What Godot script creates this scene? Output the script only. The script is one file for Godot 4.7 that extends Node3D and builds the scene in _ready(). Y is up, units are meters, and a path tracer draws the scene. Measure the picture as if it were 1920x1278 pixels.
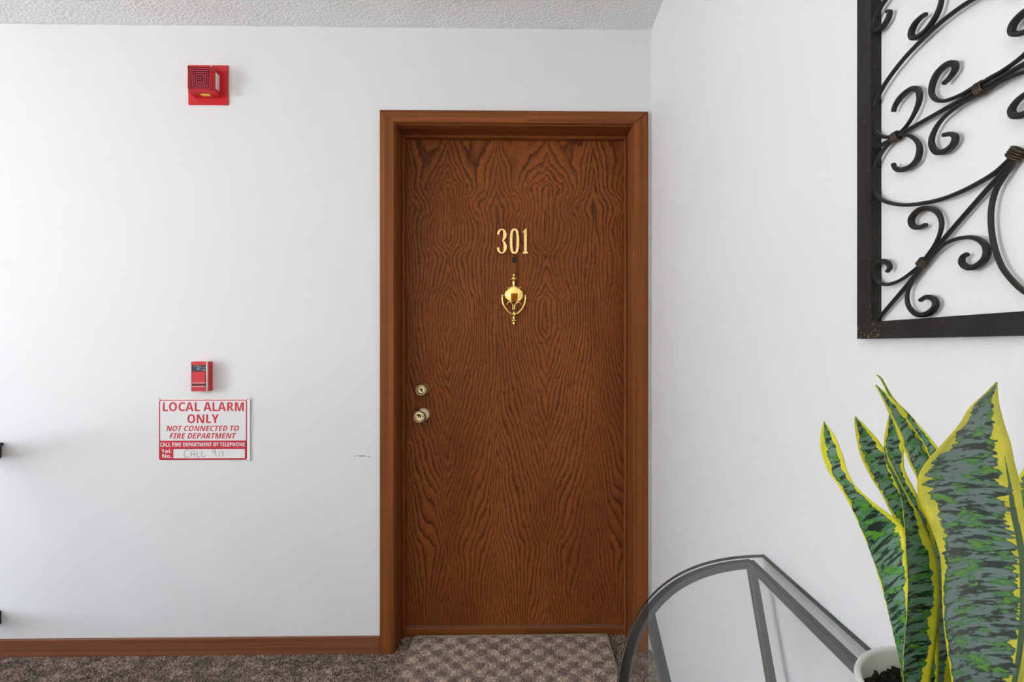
extends Node3D
# A third-floor apartment hallway: oak door 301, fire alarm devices and a notice on the
# white wall, a wrought-iron panel, a demilune glass table and a snake plant on the right.

# ---- camera model of the photograph (1920 x 1278), used to turn photo pixels into rays ----
const FOCAL := 1020.0
const PPX := 1005.0
const PPY := 648.0
const YAW := 0.016665
const EYE := Vector3(0.0, 1.183, 2.111)
const RIGHT_X := 0.484          # face of the right-hand wall
const CEIL_Y := 2.412
const LEFT_X := -4.6
const FRONT_Z := 4.1
const FLAT := 0xFFFFFFFF

var M := {}
var noise_a := FastNoiseLite.new()
var noise_b := FastNoiseLite.new()
var rng := RandomNumberGenerator.new()

func ray(px: float, py: float) -> Vector3:
	var f := Vector3(sin(YAW), 0, -cos(YAW))
	var r := Vector3(cos(YAW), 0, sin(YAW))
	return f + r * ((px - PPX) / FOCAL) + Vector3.UP * ((PPY - py) / FOCAL)
func on_z(px: float, py: float, z := 0.0) -> Vector3:
	var d := ray(px, py); return EYE + d * ((z - EYE.z) / d.z)
func on_x(px: float, py: float, x: float) -> Vector3:
	var d := ray(px, py); return EYE + d * ((x - EYE.x) / d.x)
func on_y(px: float, py: float, y: float) -> Vector3:
	var d := ray(px, py); return EYE + d * ((y - EYE.y) / d.y)
func at_depth(px: float, py: float, depth: float) -> Vector3:
	return EYE + ray(px, py) * depth

# ---------------------------------------------------------------- mesh helpers
func mk(smooth := false) -> SurfaceTool:
	var st := SurfaceTool.new()
	st.begin(Mesh.PRIMITIVE_TRIANGLES)
	st.set_smooth_group(0 if smooth else FLAT)
	return st
func face(st: SurfaceTool, pts: Array, out: Vector3, uvs: Array = []) -> void:
	var n: Vector3 = (pts[1] - pts[0]).cross(pts[2] - pts[0])
	if n.length_squared() < 1e-16 and pts.size() > 3:
		n = (pts[2] - pts[0]).cross(pts[3] - pts[0])
	var flip := n.dot(out) > 0.0
	for i in range(1, pts.size() - 1):
		var ids := [0, i + 1, i] if flip else [0, i, i + 1]
		for k in ids:
			if uvs.size() > k:
				st.set_uv(uvs[k])
			st.add_vertex(pts[k])
func bx(st: SurfaceTool, lo: Vector3, hi: Vector3, ch := 0.0) -> void:
	# a box, its edges chamfered by ch
	var c := (lo + hi) * 0.5
	var h := (hi - lo) * 0.5
	ch = minf(ch, minf(h.x, minf(h.y, h.z)) * 0.9)
	for ax in 3:
		for s in [-1.0, 1.0]:
			var n := Vector3.ZERO; n[ax] = s
			var u := (ax + 1) % 3
			var v := (ax + 2) % 3
			var q := []
			for k in [[-1, -1], [1, -1], [1, 1], [-1, 1]]:
				var p := Vector3.ZERO
				p[ax] = s * h[ax]; p[u] = k[0] * (h[u] - ch); p[v] = k[1] * (h[v] - ch)
				q.append(c + p)
			face(st, q, n)
	if ch <= 0.0:
		return
	for ax in 3:
		var u := (ax + 1) % 3
		var v := (ax + 2) % 3
		for su in [-1.0, 1.0]:
			for sv in [-1.0, 1.0]:
				var q := []
				for e in [[-1, 0], [1, 0], [1, 1], [-1, 1]]:
					var p := Vector3.ZERO
					p[ax] = e[0] * (h[ax] - ch)
					p[u] = su * (h[u] - (ch if e[1] == 1 else 0.0))
					p[v] = sv * (h[v] - (0.0 if e[1] == 1 else ch))
					q.append(c + p)
				var n := Vector3.ZERO; n[u] = su; n[v] = sv
				face(st, q, n)
	for sx in [-1.0, 1.0]:
		for sy in [-1.0, 1.0]:
			for sz in [-1.0, 1.0]:
				var s := Vector3(sx, sy, sz)
				face(st, [c + Vector3(sx * h.x, sy * (h.y - ch), sz * (h.z - ch)), c + Vector3(sx * (h.x - ch), sy * h.y, sz * (h.z - ch)), c + Vector3(sx * (h.x - ch), sy * (h.y - ch), sz * h.z)], s)
func lathe(st: SurfaceTool, prof: Array, segs: int, xf := Transform3D.IDENTITY) -> void:
	# prof: Vector2(radius, height along local y)
	for i in prof.size() - 1:
		var a: Vector2 = prof[i]
		var b: Vector2 = prof[i + 1]
		var dn := Vector2(b.y - a.y, a.x - b.x)
		for k in segs:
			var t0 := TAU * k / segs
			var t1 := TAU * (k + 1) / segs
			var tm := (t0 + t1) * 0.5
			var q := [Vector3(a.x * cos(t0), a.y, a.x * sin(t0)), Vector3(b.x * cos(t0), b.y, b.x * sin(t0)), Vector3(b.x * cos(t1), b.y, b.x * sin(t1)), Vector3(a.x * cos(t1), a.y, a.x * sin(t1))]
			var o := Vector3(dn.x * cos(tm), dn.y, dn.x * sin(tm))
			for j in 4: q[j] = xf * q[j]
			face(st, q, xf.basis * o)
func smooth_path(p: Array, n: int) -> Array:
	# Catmull-Rom through the points, n steps a span
	var r := []
	for i in p.size() - 1:
		var a = p[maxi(i - 1, 0)]
		var b = p[i]
		var c = p[i + 1]
		var d = p[mini(i + 2, p.size() - 1)]
		for k in n:
			var t := float(k) / n
			r.append((b * 2.0 + (c - a) * t + (a * 2.0 - b * 5.0 + c * 4.0 - d) * t * t + (b * 3.0 - a - c * 3.0 + d) * t * t * t) * 0.5)
	r.append(p[p.size() - 1])
	return r
func sweep(st: SurfaceTool, path: Array, up: Vector3, sec: Array, scales: Array = [], closed := false) -> void:
	# sec: Vector2(across, along up); the section keeps its up direction
	var rings := []
	var n := path.size()
	for i in n:
		var a: Vector3 = path[(i - 1 + n) % n] if closed else path[maxi(i - 1, 0)]
		var b: Vector3 = path[(i + 1) % n] if closed else path[mini(i + 1, n - 1)]
		var t := (b - a).normalized()
		var side := t.cross(up).normalized()
		var w := side.cross(t).normalized()
		var s: float = scales[i] if scales.size() else 1.0
		var ring := []
		for q in sec: ring.append(path[i] + side * (q.x * s) + w * (q.y * s))
		rings.append(ring)
	var m := sec.size()
	for i in (n if closed else n - 1):
		var j := (i + 1) % n
		for k in m:
			var l := (k + 1) % m
			var q := [rings[i][k], rings[i][l], rings[j][l], rings[j][k]]
			var mid: Vector3 = (q[0] + q[1] + q[2] + q[3]) * 0.25
			face(st, q, mid - (path[i] + path[j]) * 0.5)
	if not closed:
		face(st, rings[0], path[0] - path[1])
		face(st, rings[n - 1], path[n - 1] - path[n - 2])
func oct(w: float, h: float, c := 0.3) -> Array:
	var a := w * 0.5
	var b := h * 0.5
	var d := minf(a, b) * c * 2.0
	return [Vector2(a, -b + d), Vector2(a, b - d), Vector2(a - d, b), Vector2(-a + d, b), Vector2(-a, b - d), Vector2(-a, -b + d), Vector2(-a + d, -b), Vector2(a - d, -b)]
func circ(r: float, n := 10) -> Array:
	var o := []
	for k in n: o.append(Vector2(cos(TAU * k / n), sin(TAU * k / n)) * r)
	return o
func slab(st: SurfaceTool, poly: Array, z0: float, z1: float, ch := 0.0) -> void:
	# a polygon in xy given thickness in z; the front edge (z1) chamfered
	var pp := PackedVector2Array(poly)
	if Geometry2D.is_polygon_clockwise(pp): pp.reverse()
	var top := pp
	if ch > 0.0:
		var off := Geometry2D.offset_polygon(pp, -ch)
		if off.size() == 1 and off[0].size() == pp.size(): top = off[0]
		else: ch = 0.0
	var ids := Geometry2D.triangulate_polygon(top)
	for i in range(0, ids.size(), 3):
		var q := []
		for k in 3: q.append(Vector3(top[ids[i + k]].x, top[ids[i + k]].y, z1))
		face(st, q, Vector3.BACK)
	for i in pp.size():
		var a := pp[i]
		var b := pp[(i + 1) % pp.size()]
		var o := Vector3(b.y - a.y, a.x - b.x, 0)
		face(st, [Vector3(a.x, a.y, z0), Vector3(b.x, b.y, z0), Vector3(b.x, b.y, z1 - ch), Vector3(a.x, a.y, z1 - ch)], o)
		if ch > 0.0:
			# nearest vertex of the inner outline: same order, maybe rotated
			var best := 0
			for k in top.size():
				if top[k].distance_squared_to(a) < top[best].distance_squared_to(a): best = k
			var nx := 0
			for k in top.size():
				if top[k].distance_squared_to(b) < top[nx].distance_squared_to(b): nx = k
			face(st, [Vector3(a.x, a.y, z1 - ch), Vector3(b.x, b.y, z1 - ch), Vector3(top[nx].x, top[nx].y, z1), Vector3(top[best].x, top[best].y, z1)], o + Vector3.BACK * o.length())

# ---------------------------------------------------------------- objects
func obj(called: String, st: SurfaceTool, m: Material, parent: Node = self, label := "") -> MeshInstance3D:
	st.generate_normals()
	var o := MeshInstance3D.new()
	o.name = called
	o.mesh = st.commit()
	o.material_override = m
	o.cast_shadow = GeometryInstance3D.SHADOW_CASTING_SETTING_ON
	parent.add_child(o, true)
	if label: o.set_meta("label", label)
	return o
func tag(o: Node, label: String, category: String, group := "", kind := "") -> Node:
	o.set_meta("label", label)
	o.set_meta("category", category)
	if group: o.set_meta("group", group)
	if kind: o.set_meta("kind", kind)
	return o
func thing(called: String, at: Vector3, label: String, category: String, kind := "") -> Node3D:
	var o := Node3D.new()
	o.name = called
	add_child(o, true)
	o.position = at
	tag(o, label, category, "", kind)
	return o
func piece(called: String, lo: Vector3, hi: Vector3, m: Material, parent: Node, ch := 0.0, label := "") -> MeshInstance3D:
	var st := mk(); bx(st, lo, hi, ch)
	return obj(called, st, m, parent, label)

# ---------------------------------------------------------------- materials
func mat(c: Color, rough := 0.5, metal := 0.0) -> StandardMaterial3D:
	var m := StandardMaterial3D.new()
	m.albedo_color = c; m.roughness = rough; m.metallic = metal
	return m
func rgb8(r: float, g: float, b: float) -> Color: return Color(r / 255.0, g / 255.0, b / 255.0)
func image_of(w: int, h: int, f: Callable) -> ImageTexture:
	var data := PackedByteArray()
	data.resize(w * h * 3)
	var k := 0
	for j in h:
		for i in w:
			var c: Color = f.call(i, j)
			data[k] = clampi(int(c.r * 255.0), 0, 255); data[k + 1] = clampi(int(c.g * 255.0), 0, 255); data[k + 2] = clampi(int(c.b * 255.0), 0, 255)
			k += 3
	return ImageTexture.create_from_image(Image.create_from_data(w, h, false, Image.FORMAT_RGB8, data))
func noise_tex(freq: float, size := 512, oct_n := 4, seed_n := 1, ramp: Gradient = null) -> NoiseTexture2D:
	var n := FastNoiseLite.new()
	n.seed = seed_n; n.frequency = freq; n.fractal_octaves = oct_n
	n.noise_type = FastNoiseLite.TYPE_SIMPLEX_SMOOTH
	var t := NoiseTexture2D.new()
	t.width = size; t.height = size; t.seamless = true; t.noise = n
	t.color_ramp = ramp
	return t
func curve_at(t: Array, y: float) -> float:
	# smooth interpolation in a table [[y, value], ...]
	if y <= t[0][0]: return t[0][1]
	for i in t.size() - 1:
		if y < t[i + 1][0]:
			var s: float = (y - t[i][0]) / (t[i + 1][0] - t[i][0])
			var e := s * s * (3.0 - 2.0 * s)
			return lerpf(t[i][1], t[i + 1][1], lerpf(s, e, 0.6))
	return t[t.size() - 1][1]
func lc(r: float, g: float, b: float) -> Color: return rgb8(r, g, b)

func door_veneer() -> ImageTexture:
	# plain-sliced oak veneer, two slip-matched leaves: contour lines of a growth-ring field
	var ga := [[255, 4.6], [300, 3.2], [335, 1.3], [352, -0.4], [400, -0.9], [450, -0.6], [485, 1.6], [525, 0.5], [570, -2.0], [605, -2.3], [660, -0.4], [750, 3.0], [850, 6.3], [950, 9.4], [1030, 11.6], [1065, 11.0], [1190, 7.4]]
	var gb := [[255, -4.6], [330, -2.6], [400, -1.2], [470, -0.4], [560, 0.0], [760, 0.0], [900, 0.3], [980, 1.2], [1050, 3.0], [1120, 5.0], [1190, 7.0]]
	var w := 640
	var h := 1400
	var light := lc(152, 86, 41)
	var mid := lc(130, 71, 33)
	var dark := lc(72, 38, 20)
	var f := func(i: int, j: int) -> Color:
		var x := 750.0 + 426.0 * i / w
		var y := 258.0 + 926.0 * j / h
		var xw := x + noise_a.get_noise_2d(x * 2.6, y * 0.9) * 6.0 + noise_b.get_noise_2d(x * 8.0, y * 1.6) * 1.3
		var yw := y + noise_b.get_noise_2d(x * 6.0 + 900.0, y * 2.0) * 8.0
		# knot-like pinches beside the flame
		var pinch := exp(-pow((yw - 388.0) / 26.0, 2.0))
		var t := fposmod(xw - 840.0 + 91.5, 183.0) - 91.5
		var a := absf(t) / 91.5
		a = clampf(a + pinch * 0.16 * sin(a * PI) , 0.0, 1.0)
		var wa := pow(cos(a * PI * 0.5), 2.0)
		var s := 13.5 * pow(a, 1.08) * (1.0 + 0.5 * smoothstep(640.0, 960.0, yw))
		var v := s + curve_at(ga, yw) * wa + curve_at(gb, yw) * (1.0 - wa)
		v += noise_a.get_noise_2d(x * 1.4 + 300.0, y * 0.35) * 1.5
		v += noise_b.get_noise_2d(x * 22.0, y * 7.0) * 0.13 + noise_b.get_noise_2d(x * 60.0 + 50.0, y * 4.0) * 0.08
		var p := fposmod(v, 1.0)
		var band := (0.35 * smoothstep(0.2, 0.72, p) + 0.65 * smoothstep(0.62, 0.84, p)) * (1.0 - smoothstep(0.88, 0.99, p))
		var q := 0.55 + 0.45 * noise_a.get_noise_2d(x * 2.0 + 70.0, y * 0.8)
		var base := mid.lerp(light, clampf(0.55 + 0.9 * noise_a.get_noise_2d(x * 1.0, y * 0.5 + 500.0), 0.0, 1.0))
		var c := base.lerp(dark, clampf(band * (0.42 + 0.62 * q), 0.0, 0.95))
		# pores: short vertical ticks
		var pore := noise_b.get_noise_2d(x * 95.0, y * 6.0)
		c = c.lerp(dark, clampf((pore - 0.18) * 1.5, 0.0, 0.42))
		var k := 1.0 + 0.07 * noise_b.get_noise_2d(x * 40.0 + 400.0, y * 1.2)
		return Color(c.r * k, c.g * k, c.b * k)
	return image_of(w, h, f)
func plain_wood(across: bool, c0: Color, c1: Color, seed_n: int) -> ImageTexture:
	# straight-grained stained wood, grain along v (or along u when across)
	var n := FastNoiseLite.new(); n.seed = seed_n; n.frequency = 0.01; n.fractal_octaves = 4
	var f := func(i: int, j: int) -> Color:
		var u := float(j if across else i)
		var v := float(i if across else j)
		var g := n.get_noise_2d(u * 9.0, v * 0.35) * 0.55 + n.get_noise_2d(u * 2.5 + 200.0, v * 0.22) * 0.7 + n.get_noise_2d(u * 40.0, v * 1.5) * 0.35
		return c0.lerp(c1, clampf(0.5 + g, 0.0, 1.0))
	return image_of(512, 512, f)
func leaf_print(seed_n: int, ml: float, mr: float, stripe: float, grey: float, fade: float, xs: float) -> ImageTexture:
	# variegated snake-plant leaf: yellow margins, jagged grey-green cross-banding; v runs tip to base
	var n := FastNoiseLite.new(); n.seed = seed_n; n.frequency = 0.01; n.fractal_octaves = 4
	var w := 192
	var h := 768
	var f := func(i: int, j: int) -> Color:
		var u := (i + 0.5) / w
		var v := (j + 0.5) / h
		var jag := n.get_noise_2d(i * 0.9, j * 3.6) * 0.16 + n.get_noise_2d(i * 2.0 + 90.0, j * 11.0) * 0.05
		var yl := ml * (1.0 + 0.9 * exp(-v * 6.0)) * (1.0 - 0.85 * smoothstep(fade, fade + 0.15, v)) * (0.85 + 0.5 * n.get_noise_2d(7.0, j * 0.9))
		var yr := mr * (1.0 + 0.6 * exp(-v * 6.0)) * (0.85 + 0.5 * n.get_noise_2d(77.0, j * 0.9))
		var in_l := u + jag * 0.9 * minf(1.0, yl * 9.0) - yl
		var in_r := (1.0 - u) + jag * 0.7 - yr
		var yellow := lc(222, 214, 58).lerp(lc(200, 200, 48), clampf(0.5 + n.get_noise_2d(i * 1.2, j * 1.2 + 400.0) * 1.6, 0, 1))
		if in_l < 0.0 or in_r < 0.0:
			var c := yellow
			if stripe > 0.0 and v > 0.2 and absf(u - stripe) < 0.022 * smoothstep(0.2, 0.4, v) + 0.004: c = lc(62, 92, 52)
			return c
		var b := n.get_noise_2d(i * 1.1 * xs + 30.0, j * 5.4 + i * 0.5) * 0.9 + n.get_noise_2d(i * 4.0 * xs, j * 12.0 + i + 60.0) * 0.42
		var g := n.get_noise_2d(i * 1.5 * xs + 500.0, j * 3.6) + 0.4 * n.get_noise_2d(i * 5.0 * xs + 500.0, j * 14.0)
		var c2 := lc(106, 128, 126).lerp(lc(98, 146, 108), 1.0 - grey)
		c2 = c2.lerp(lc(58, 122, 64), smoothstep(0.02, 0.3, g))
		c2 = c2.lerp(lc(21, 42, 30), smoothstep(0.02, 0.22, b))
		c2 = c2.lerp(lc(88, 148, 44), smoothstep(0.3, 0.45, g + b * 0.3))
		var edge := minf(in_l, in_r)
		return c2.lerp(lc(40, 78, 44), 0.75 * (1.0 - smoothstep(0.0, 0.05, edge)))
	return image_of(w, h, f)
func iron_paint() -> ImageTexture:
	# black paint with coppery chips where it has flaked, thickest at the corner (v = 0)
	var n := FastNoiseLite.new(); n.seed = 12; n.frequency = 0.02; n.fractal_octaves = 3
	var f := func(i: int, j: int) -> Color:
		var v := j / 1023.0
		var a := n.get_noise_2d(i * 3.0, j * 3.0) + 0.5 * n.get_noise_2d(i * 11.0 + 40.0, j * 9.0)
		var cut := 0.80 - 0.62 * exp(-v * 30.0)
		var c := lc(43, 42, 41).lerp(lc(37, 35, 34), clampf(0.5 + n.get_noise_2d(i * 0.6, j * 0.4), 0, 1))
		if a > cut: c = lc(150, 100, 58).lerp(lc(196, 160, 108), clampf((a - cut) * 5.0, 0, 1))
		return c
	return image_of(96, 1024, f)

func make_materials() -> void:
	M.wall = mat(rgb8(235, 236, 236), 0.62)
	M.wall.heightmap_enabled = true
	M.wall.heightmap_texture = noise_tex(0.05, 512, 3, 4)
	M.wall.heightmap_scale = 0.03
	M.wall.uv1_triplanar = true; M.wall.uv1_world_triplanar = true; M.wall.uv1_scale = Vector3.ONE * 3.0
	M.ceiling = mat(rgb8(249, 250, 250), 0.9)
	M.ceiling.heightmap_enabled = true
	M.ceiling.heightmap_texture = noise_tex(0.045, 512, 3, 9)
	M.ceiling.heightmap_scale = 0.45
	M.ceiling.uv1_triplanar = true; M.ceiling.uv1_world_triplanar = true; M.ceiling.uv1_scale = Vector3.ONE * 2.8
	M.carpet = mat(rgb8(138, 122, 114), 1.0)
	var cg := Gradient.new()
	cg.set_color(0, rgb8(84, 73, 68)); cg.set_color(1, rgb8(186, 166, 154))
	M.carpet.albedo_color = Color.WHITE
	M.carpet.albedo_texture = noise_tex(0.12, 512, 4, 31, cg)
	M.carpet.uv1_triplanar = true; M.carpet.uv1_world_triplanar = true; M.carpet.uv1_scale = Vector3.ONE * 2.4
	M.pile = mat(Color.WHITE, 1.0)
	M.pile.vertex_color_use_as_albedo = true
	M.pile.metallic_specular = 0.2
	M.binding = mat(rgb8(150, 136, 122), 0.95)
	M.veneer = mat(Color.WHITE, 0.5)
	M.veneer.albedo_texture = door_veneer()
	M.veneer.metallic_specular = 0.25
	for k in [["wood_v", false], ["wood_h", true]]:
		var m := mat(Color.WHITE, 0.5)
		m.albedo_texture = plain_wood(k[1], lc(108, 59, 28), lc(148, 85, 41), 21)
		m.metallic_specular = 0.3
		m.uv1_triplanar = true; m.uv1_world_triplanar = true; m.uv1_scale = Vector3(0.36, 2.2, 2.2) if k[1] else Vector3(2.2, 0.36, 2.2)
		M[k[0]] = m
	var bb := mat(Color.WHITE, 0.38)
	bb.albedo_texture = plain_wood(true, lc(112, 68, 46), lc(142, 91, 63), 33)
	bb.uv1_triplanar = true; bb.uv1_world_triplanar = true; bb.uv1_scale = Vector3(0.3, 2.4, 2.4); bb.metallic_specular = 0.35
	M.base_wood = bb
	M.brass = mat(rgb8(252, 222, 130), 0.07, 1.0)
	M.digit = mat(rgb8(238, 210, 140), 0.34, 1.0)
	M.old_brass = mat(rgb8(192, 174, 138), 0.3, 1.0)
	M.key_brass = mat(rgb8(226, 208, 158), 0.25, 1.0)
	M.black = mat(rgb8(20, 19, 18), 0.4)
	M.lens = mat(rgb8(40, 42, 46), 0.05)
	M.steel = mat(rgb8(205, 198, 190), 0.3, 1.0)
	M.red = mat(rgb8(206, 30, 40), 0.42)
	M.red_dark = mat(rgb8(74, 10, 22), 0.6)
	M.red_ring = mat(rgb8(206, 66, 88), 0.45)
	M.worn_highlight_red = mat(rgb8(232, 142, 142), 0.4)  # bar highlights and worn edges put into one pale red
	M.strobe = mat(rgb8(226, 214, 210), 0.2)
	M.yellow = mat(rgb8(226, 206, 70), 0.6)
	M.label_black = mat(rgb8(38, 42, 52), 0.5)
	M.label_white = mat(rgb8(196, 198, 204), 0.5)
	M.sign_white = mat(rgb8(240, 240, 240), 0.35)
	M.sign_red = mat(rgb8(206, 38, 54), 0.4)
	M.ink = mat(rgb8(62, 64, 72), 0.6)
	M.scuff = mat(rgb8(96, 96, 98), 0.8)
	M.iron = mat(rgb8(38, 37, 35), 0.45); M.iron.metallic_specular = 0.35
	M.iron_frame = mat(Color.WHITE, 0.5); M.iron_frame.metallic_specular = 0.3
	M.iron_frame.albedo_texture = iron_paint()
	M.wire = mat(rgb8(74, 62, 50), 0.4, 0.7)
	M.table_metal = mat(rgb8(36, 37, 39), 0.5, 0.1); M.table_metal.metallic_specular = 0.4
	var gl := mat(Color(0.86, 0.93, 0.9, 0.02), 0.02)
	gl.transparency = BaseMaterial3D.TRANSPARENCY_ALPHA
	gl.metallic_specular = 0.4
	M.glass = gl
	M.glass_edge = mat(rgb8(26, 54, 47), 0.1)
	M.pot = mat(rgb8(226, 224, 221), 0.35)
	M.soil = mat(rgb8(28, 24, 21), 0.95)
	M.rail = mat(rgb8(26, 26, 27), 0.45)
	var i := 0
	for p in [[3, 0.2, 0.2, 0.0, 0.55, 0.18, 0.34], [8, 0.012, 0.24, 0.0, 0.4, 2.0, 0.34], [15, 0.17, 0.19, 0.0, 0.45, 2.0, 0.34], [23, 0.17, 0.15, 0.92, 0.95, 0.42, 0.85]]:
		var lm := mat(Color.WHITE, 0.42)
		lm.albedo_texture = leaf_print(p[0], p[1], p[2], p[3], p[4], p[5], p[6])
		lm.texture_repeat = false
		lm.backlight_enabled = true
		lm.backlight = Color(0.12, 0.12, 0.08)
		M["leaf%d" % i] = lm
		i += 1

# ---------------------------------------------------------------- _ready
func _ready() -> void:
	rng.seed = 301
	noise_a.seed = 5; noise_a.frequency = 0.006; noise_a.fractal_octaves = 3
	noise_b.seed = 17; noise_b.frequency = 0.01; noise_b.fractal_octaves = 3
	# camera: level, turned 0.95 degrees to the right, lens shifted
	var cam := Camera3D.new()
	cam.name = "camera"
	add_child(cam)
	cam.near = 0.05; cam.far = 60.0
	cam.projection = Camera3D.PROJECTION_FRUSTUM
	cam.size = 1278.0 / FOCAL * cam.near
	cam.frustum_offset = Vector2((960.0 - PPX) / FOCAL, (PPY - 639.0) / FOCAL) * cam.near
	cam.position = EYE
	cam.rotation = Vector3(0, -YAW, 0)
	cam.current = true
	# overcast sky seen through the hall window on the left
	var sky_m := ProceduralSkyMaterial.new()
	sky_m.sky_top_color = Color(0.78, 0.86, 0.98)
	sky_m.sky_horizon_color = Color(0.95, 0.97, 1.0)
	sky_m.ground_bottom_color = Color(0.86, 0.87, 0.88)
	sky_m.ground_horizon_color = Color(0.92, 0.93, 0.95)
	sky_m.ground_energy_multiplier = 1.25     # ground glow raised to add upward light on the ceiling
	sky_m.sun_angle_max = 1.0
	var sky := Sky.new(); sky.sky_material = sky_m
	var env := Environment.new()
	env.background_mode = Environment.BG_SKY
	env.sky = sky
	env.background_energy_multiplier = 14.0
	env.ambient_light_source = Environment.AMBIENT_SOURCE_SKY
	env.tonemap_mode = Environment.TONE_MAPPER_LINEAR
	env.tonemap_exposure = 1.0
	env.sdfgi_enabled = true; env.ssao_enabled = true; env.ssil_enabled = true
	var we := WorldEnvironment.new(); we.name = "world_environment"; we.environment = env
	add_child(we)

	make_materials()
	build_shell()
	build_door()
	build_alarm()
	build_wall_art()
	build_table()
	build_plant()
	build_railing()
	build_fill_lamps()
	build_carpet()

# ---------------------------------------------------------------- room shell
var open_l := 0.0
var open_r := 0.0
var open_t := 0.0
const WT := 0.22
func build_shell() -> void:
	open_l = on_z(742.5, 640).x
	open_r = on_z(1184.5, 640).x
	open_t = on_z(960, 235.5).y
	var st := mk()
	bx(st, Vector3(LEFT_X, 0, -WT), Vector3(open_l - 0.018, CEIL_Y, 0))
	bx(st, Vector3(open_l - 0.018, open_t + 0.018, -WT), Vector3(open_r + 0.018, CEIL_Y, 0))
	bx(st, Vector3(open_r + 0.018, 0, -WT), Vector3(RIGHT_X, CEIL_Y, 0))
	var wb := obj("wall_back", st, M.wall)
	tag(wb, "smooth white painted hallway wall around the oak door", "wall", "", "structure")
	for s in [[664.0, 669.0, 854.5, 0.6], [672.0, 685.5, 854.5, 1.0], [689.0, 693.5, 856.0, 0.9]]:
		var a := on_z(s[0], s[2]); var b := on_z(s[1], s[2])
		var sm := mk(); bx(sm, Vector3(a.x, a.y - 0.0012 * s[3], 0), Vector3(b.x, a.y + 0.0012 * s[3], 0.0003))
		obj("scuff_mark", sm, M.scuff, wb, "dark grey scuff")
	tag(piece("wall_right", Vector3(RIGHT_X, 0, -WT), Vector3(RIGHT_X + 0.14, CEIL_Y, FRONT_Z + 0.14), M.wall, self), "smooth white wall behind the iron panel and glass table", "wall", "", "structure")
	tag(piece("wall_front", Vector3(LEFT_X - 0.14, 0, FRONT_Z), Vector3(RIGHT_X, CEIL_Y, FRONT_Z + 0.14), M.wall, self), "white hallway wall facing the oak door", "wall", "", "structure")
	# left wall with the big hall window
	var z0 := 1.45; var z1 := 2.75; var y0 := 0.12; var y1 := 2.2
	st = mk()
	bx(st, Vector3(LEFT_X - 0.14, 0, -WT), Vector3(LEFT_X, y0, FRONT_Z))
	bx(st, Vector3(LEFT_X - 0.14, y1, -WT), Vector3(LEFT_X, CEIL_Y, FRONT_Z))
	bx(st, Vector3(LEFT_X - 0.14, y0, -WT), Vector3(LEFT_X, y1, z0))
	bx(st, Vector3(LEFT_X - 0.14, y0, z1), Vector3(LEFT_X, y1, FRONT_Z))
	tag(obj("wall_left", st, M.wall), "white stair wall holding the wide hall window", "wall", "", "structure")
	var w := thing("window_1", Vector3(LEFT_X, y0, (z0 + z1) * 0.5), "wide white framed hall window letting in daylight", "window", "structure")
	var hz := (z1 - z0) * 0.5; var hy := y1 - y0
	for q in [[-hz, 0.0, hz, 0.05], [-hz, hy - 0.05, hz, hy], [-hz, 0.05, -hz + 0.05, hy - 0.05], [hz - 0.05, 0.05, hz, hy - 0.05], [-0.025, 0.05, 0.025, hy - 0.05]]:
		piece("window_frame", Vector3(-0.1, q[1], q[0]), Vector3(-0.04, q[3], q[2]), M.sign_white, w, 0.004)
	for q in [[-hz + 0.05, -0.025], [0.025, hz - 0.05]]:
		piece("window_pane", Vector3(-0.073, 0.05, q[0]), Vector3(-0.069, hy - 0.05, q[1]), M.glass, w)
	tag(piece("ceiling", Vector3(LEFT_X - 0.14, CEIL_Y, -WT), Vector3(RIGHT_X + 0.14, CEIL_Y + 0.15, FRONT_Z + 0.14), M.ceiling, self), "white ceiling sprayed with coarse popcorn texture", "ceiling", "", "structure")
	tag(piece("floor", Vector3(LEFT_X - 0.14, -0.15, -WT - 0.1), Vector3(RIGHT_X + 0.14, -0.004, FRONT_Z + 0.14), M.carpet, self), "brown grey cut pile carpet covering the hallway floor", "carpet", "", "structure")
	# baseboard left of the door, top edge eased
	st = mk()
	var bt := on_z(700, 1191.7, 0.006).y
	bx(st, Vector3(LEFT_X, -0.004, 0), Vector3(on_z(712.0, 1200, 0.012).x, bt, 0.012), 0.003)
	tag(obj("baseboard_back", st, M.base_wood), "low brown stained wooden baseboard along the back wall", "baseboard", "", "structure")

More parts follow.
